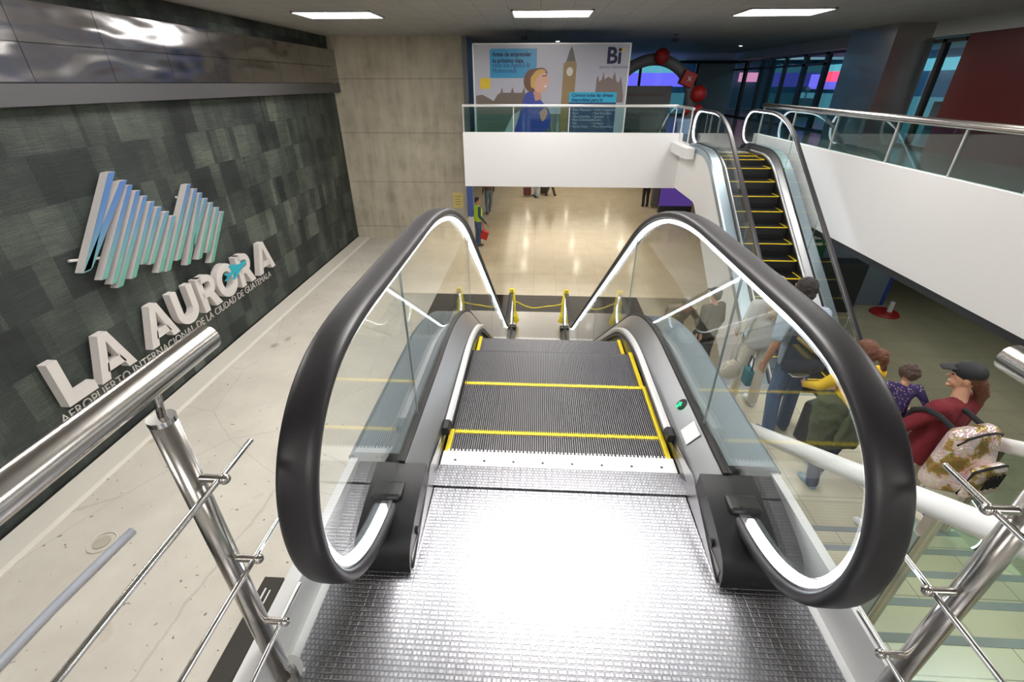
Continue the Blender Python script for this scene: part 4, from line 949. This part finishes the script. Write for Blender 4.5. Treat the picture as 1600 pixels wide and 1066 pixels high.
# woman with cap and toddler
g, H, k, j, rot = person((3.06, 2.84, MID), 18, 1.57, 'person in a dark red top and black cap carrying a toddler on the stairs', dict(hed=(.10, .05, 1.63), nek=(.07, .0, 1.47), che=(.05, 0, 1.3), shR=(.24, 0, 1.40), shL=(-.11, 0, 1.40), elL=(-.27, .08, 1.18), wrL=(-.18, .28, 1.16), elR=(.30, .02, 1.12), wrR=(.18, .24, 1.08), pel=(-.02, 0, .95), anL=(-.26, -.10, .1), knL=(-.2, .0, .5), hiL=(-.11, 0, .92), hiR=(.07, 0, .92)), cloth('maroon_top', (.17, .012, .02)), cloth('pale_trousers', (.55, .50, .44)), white_shoe, hairf=low_pony, hairm='hair_b', look=(38, 0), bulk=1.18)
c = cap_parts(g, H, k, rot, mat('black_cap', (.012, .013, .016), .7))
sq = spots_mat('sequins', None, [(.36, (.28, .17, .04)), (.45, (.45, .32, .10)), (.48, (.78, .60, .58)), (.62, (.86, .74, .72))], 70, rough=.28, metal=.5, bumps=.6)
bp = empty('backpack', (3.06, 2.545, MID + 1.03), 'shiny pink and gold sequinned backpack with a mouth of black bars on its pocket', 'backpack', rz=R(14))
blob('pack', [[(V((-.15, .04, -.20)), .08), (V((.15, .04, -.20)), .08), (V((-.12, .04, .17)), .07), (V((.12, .04, .17)), .07), (V((-.10, -.05, -.16)), .08), (V((.10, -.05, -.16)), .08)]], sq, .009, bp, 2)
pk = blob('front_pocket', [[(V((-.10, -.13, -.18)), .04), (V((.11, -.13, -.18)), .04), (V((-.10, -.13, .0)), .04), (V((.11, -.12, .0)), .04)]], sq, .008, bp, 2)
MB().tube([(-.13, -.12, -.2), (-.14, -.14, .02), (-.05, -.15, .05), (.08, -.15, .05), (.15, -.13, .02), (.14, -.12, -.2)], .009, 8).build('zip', black_c, pk, 'all')
for i in range(6): MB().box(-.04 + i * .024, -.025 + i * .024, -.178, -.168, -.13 + .01 * (i % 2), -.03 + .012 * (i % 3)).build('black_bar', black_c, pk)
MB().tube([(-.175, .0, .14), (-.14, -.02, .205), (-.05, -.03, .235), (.05, -.03, .235), (.14, -.02, .205), (.175, .0, .14)], .008, 8).build('piping', black_c, bp, 'all')
for x in (-.12, .12): MB().tube([(x, .02, .15), (x, .10, .20), (x, .20, .225), (x - .01, .29, .225), (x - .02, .36, .17), (x - .02, .38, .03)], .02, 8).build('strap', black_c, bp, 'all')
floral = spots_mat('floral', (.035, .025, .11), (.55, .35, .45), 55, .22)
g, H, k, j, rot = person((2.80, 2.98, MID + .63), -10, .84, 'toddler with curly brown hair in a floral navy top held on an arm', dict(hed=(0, .03, 1.66), pel=(0, 0, 1.0), hiR=(.1, .02, .98), hiL=(-.1, .02, .98), knR=(.2, .22, .80), knL=(-.16, .24, .82), anR=(.24, .18, .55), anL=(-.2, .2, .55), elR=(.33, -.06, 1.25), wrR=(.42, -.14, 1.08), elL=(-.26, .1, 1.2), wrL=(-.2, .25, 1.15), shR=(.2, 0, 1.42), shL=(-.2, 0, 1.42)), floral, cloth('toddler_leggings', (.03, .025, .08)), None, hairm='hair_c', look=(15, 0), bulk=1.25, voxel=.007,
        hairf=lambda H, k, rot: [('e', H(0, -.02, .03), V((.135, .14, .125)) * k, rot)])
root_t = g
blob('head', [('e', H(0, .0, .0), V((.105, .12, .125)) * k, rot)], M['skin'], .006, g, 1)
# men with caps going down the second flight
g, H, k, j, rot = person((3.02, 7.12, LOW + .386), 25, 1.68, 'person in a dark jacket and flat cap walking down the lower flight', None, dark, black_c, black_c, 'skin', hairf=short_hair, bulk=1.2, voxel=.012)
cap_parts(g, H, k, rot, cloth('grey_cap', (.09, .085, .075)))
g, H, k, j, rot = person((2.50, 7.40, LOW + .223), 200, 1.82, 'person in a beige jacket and cap with dark glasses bending forward on the lower flight', dict(hed=(.05, .30, 1.50), nek=(.03, .18, 1.42), che=(.01, .1, 1.28), shR=(.2, .12, 1.36), shL=(-.17, .12, 1.36), elR=(.3, .16, 1.1), wrR=(.2, .34, 1.0), elL=(-.3, .2, 1.15), wrL=(-.22, .42, 1.0)), beige, black_c, black_c, 'skin', hairf=None, bulk=1.2, voxel=.012, look=(20, -20))
c = cap_parts(g, H, k, rot, cloth('beige_cap', (.25, .22, .17)), True)
MB().box(-.05, .05, .09, .10, .13, .15).build('sunglasses', M['eye'], g).location = H(0, .0, -.06) 
# cleaner
g, H, k, j, rot = person((-1.98, 15.7, LOW), -60, 1.66, 'cleaner in a yellow-green safety vest and jeans by the concrete wall', dict(wrR=(.3, .2, .85)), cloth('dark_teal_shirt', (.03, .06, .07)), denim, mat('brown_shoe', (.08, .03, .02), .6), 'skin2', hairf=short_hair, look=(-45, 0), voxel=.013)
blob('safety_vest', [[(j['shR'] - V((.03, 0, 0)), .07), (j['shL'] + V((.03, 0, 0)), .07), (j['che'] + V((.08, .02, 0)), .115), (j['che'] + V((-.08, .02, 0)), .115)], [(j['che'] + V((.08, .02, 0)), .115), (j['che'] + V((-.08, .02, 0)), .115), (j['pel'] + V((.08, 0, .02)), .115), (j['pel'] + V((-.08, 0, .02)), .115)]], cloth('hi_vis', (.42, .62, .05)), .014, g, 1)
dp = empty('dustpan', (-1.74, 15.5, LOW + .45), 'red long handled dustpan held beside the cleaner', 'dustpan')
MB().box(-.13, .13, -.1, .1, -.16, .14, rot=Matrix.Rotation(R(20), 3, 'Y'), piv=(0, 0, 0), bev=.02).build('pan', M['red'], dp); MB().cyl((0, 0, .1), (-.08, 0, .45), .012).build('handle', M['red'], dp)
# far travellers
person((-2.05, 20.3, LOW), 30, 1.75, 'person in jeans walking beyond the concrete wall, seen from the waist down', dict(anL=(-.14, -.15, .085), anR=(.1, .2, .085)), cloth('brown_top', (.12, .08, .06)), cloth('faded_jeans', (.13, .18, .25)), black_c, voxel=.014, hairf=short_hair)
person((.0, 23.7, LOW), 60, 1.68, 'person in wide pale jeans at the back of the hall beneath the balcony', dict(anL=(-.14, -.15, .085), anR=(.1, .15, .085)), black_c, cloth('pale_jeans', (.25, .33, .46)), black_c, voxel=.014, hairf=short_hair)
person((.72, 24.0, LOW), -30, 1.70, 'person in dark trousers walking beside the black suitcase at the back of the hall', dict(anL=(-.2, -.1, .085), anR=(.2, .1, .085)), black_c, cloth('brown_trousers', (.06, .045, .035)), black_c, voxel=.014, hairf=short_hair)
suitcase((.40, 24.3, LOW), 0, mat('black_case_b', (.02, .02, .025), .5), 'black suitcase between two travellers at the back of the hall', .62)
suitcase((-.45, 23.9, LOW), 10, mat('maroon_case', (.12, .03, .035), .5), 'maroon bag beside the person in wide pale jeans', .45)
person((5.05, 21.9, LOW), 10, 1.72, 'person in a red jacket beside two grey suitcases beneath the far escalator', dict(wrR=(.3, .25, .95)), cloth('red_jacket', (.30, .015, .02)), black_c, black_c, voxel=.014, hairf=short_hair)
suitcase((5.45, 21.8, LOW), 0, mat('grey_case', (.10, .10, .09), .5), 'grey green suitcase nearer the person in the red jacket', .95, .32)
suitcase((5.80, 21.9, LOW), 0, mat('dark_grey_case', (.05, .05, .05), .5), 'dark grey suitcase beside the purple advertising stand', .9, .3)

# ------------------------------------------------------------------ light, camera, view
w = bpy.data.worlds.new('world'); SC.world = w; w.use_nodes = True
w.node_tree.nodes['Background'].inputs[0].default_value = (.30, .34, .38, 1); w.node_tree.nodes['Background'].inputs[1].default_value = .25
cam = bpy.data.cameras.new('camera'); co = bpy.data.objects.new('camera', cam); COL.objects.link(co)
cam.sensor_width = 36; cam.lens = 715 / 1600 * 36; cam.clip_start = .05; cam.clip_end = 200
pitch = math.atan(403 / 715); yaw = math.atan(42 / math.hypot(715, 403))
co.location = (0, 0, 1.43); co.rotation_euler = (PI / 2 - pitch, 0, yaw)
SC.camera = co
SC.view_settings.view_transform = 'Standard'; SC.view_settings.look = 'None'; SC.view_settings.exposure = 0.; SC.view_settings.gamma = 1
SC.cycles.use_denoising = True; SC.cycles.max_bounces = 10; SC.cycles.transparent_max_bounces = 16
SC.cycles.sample_clamp_indirect = 8
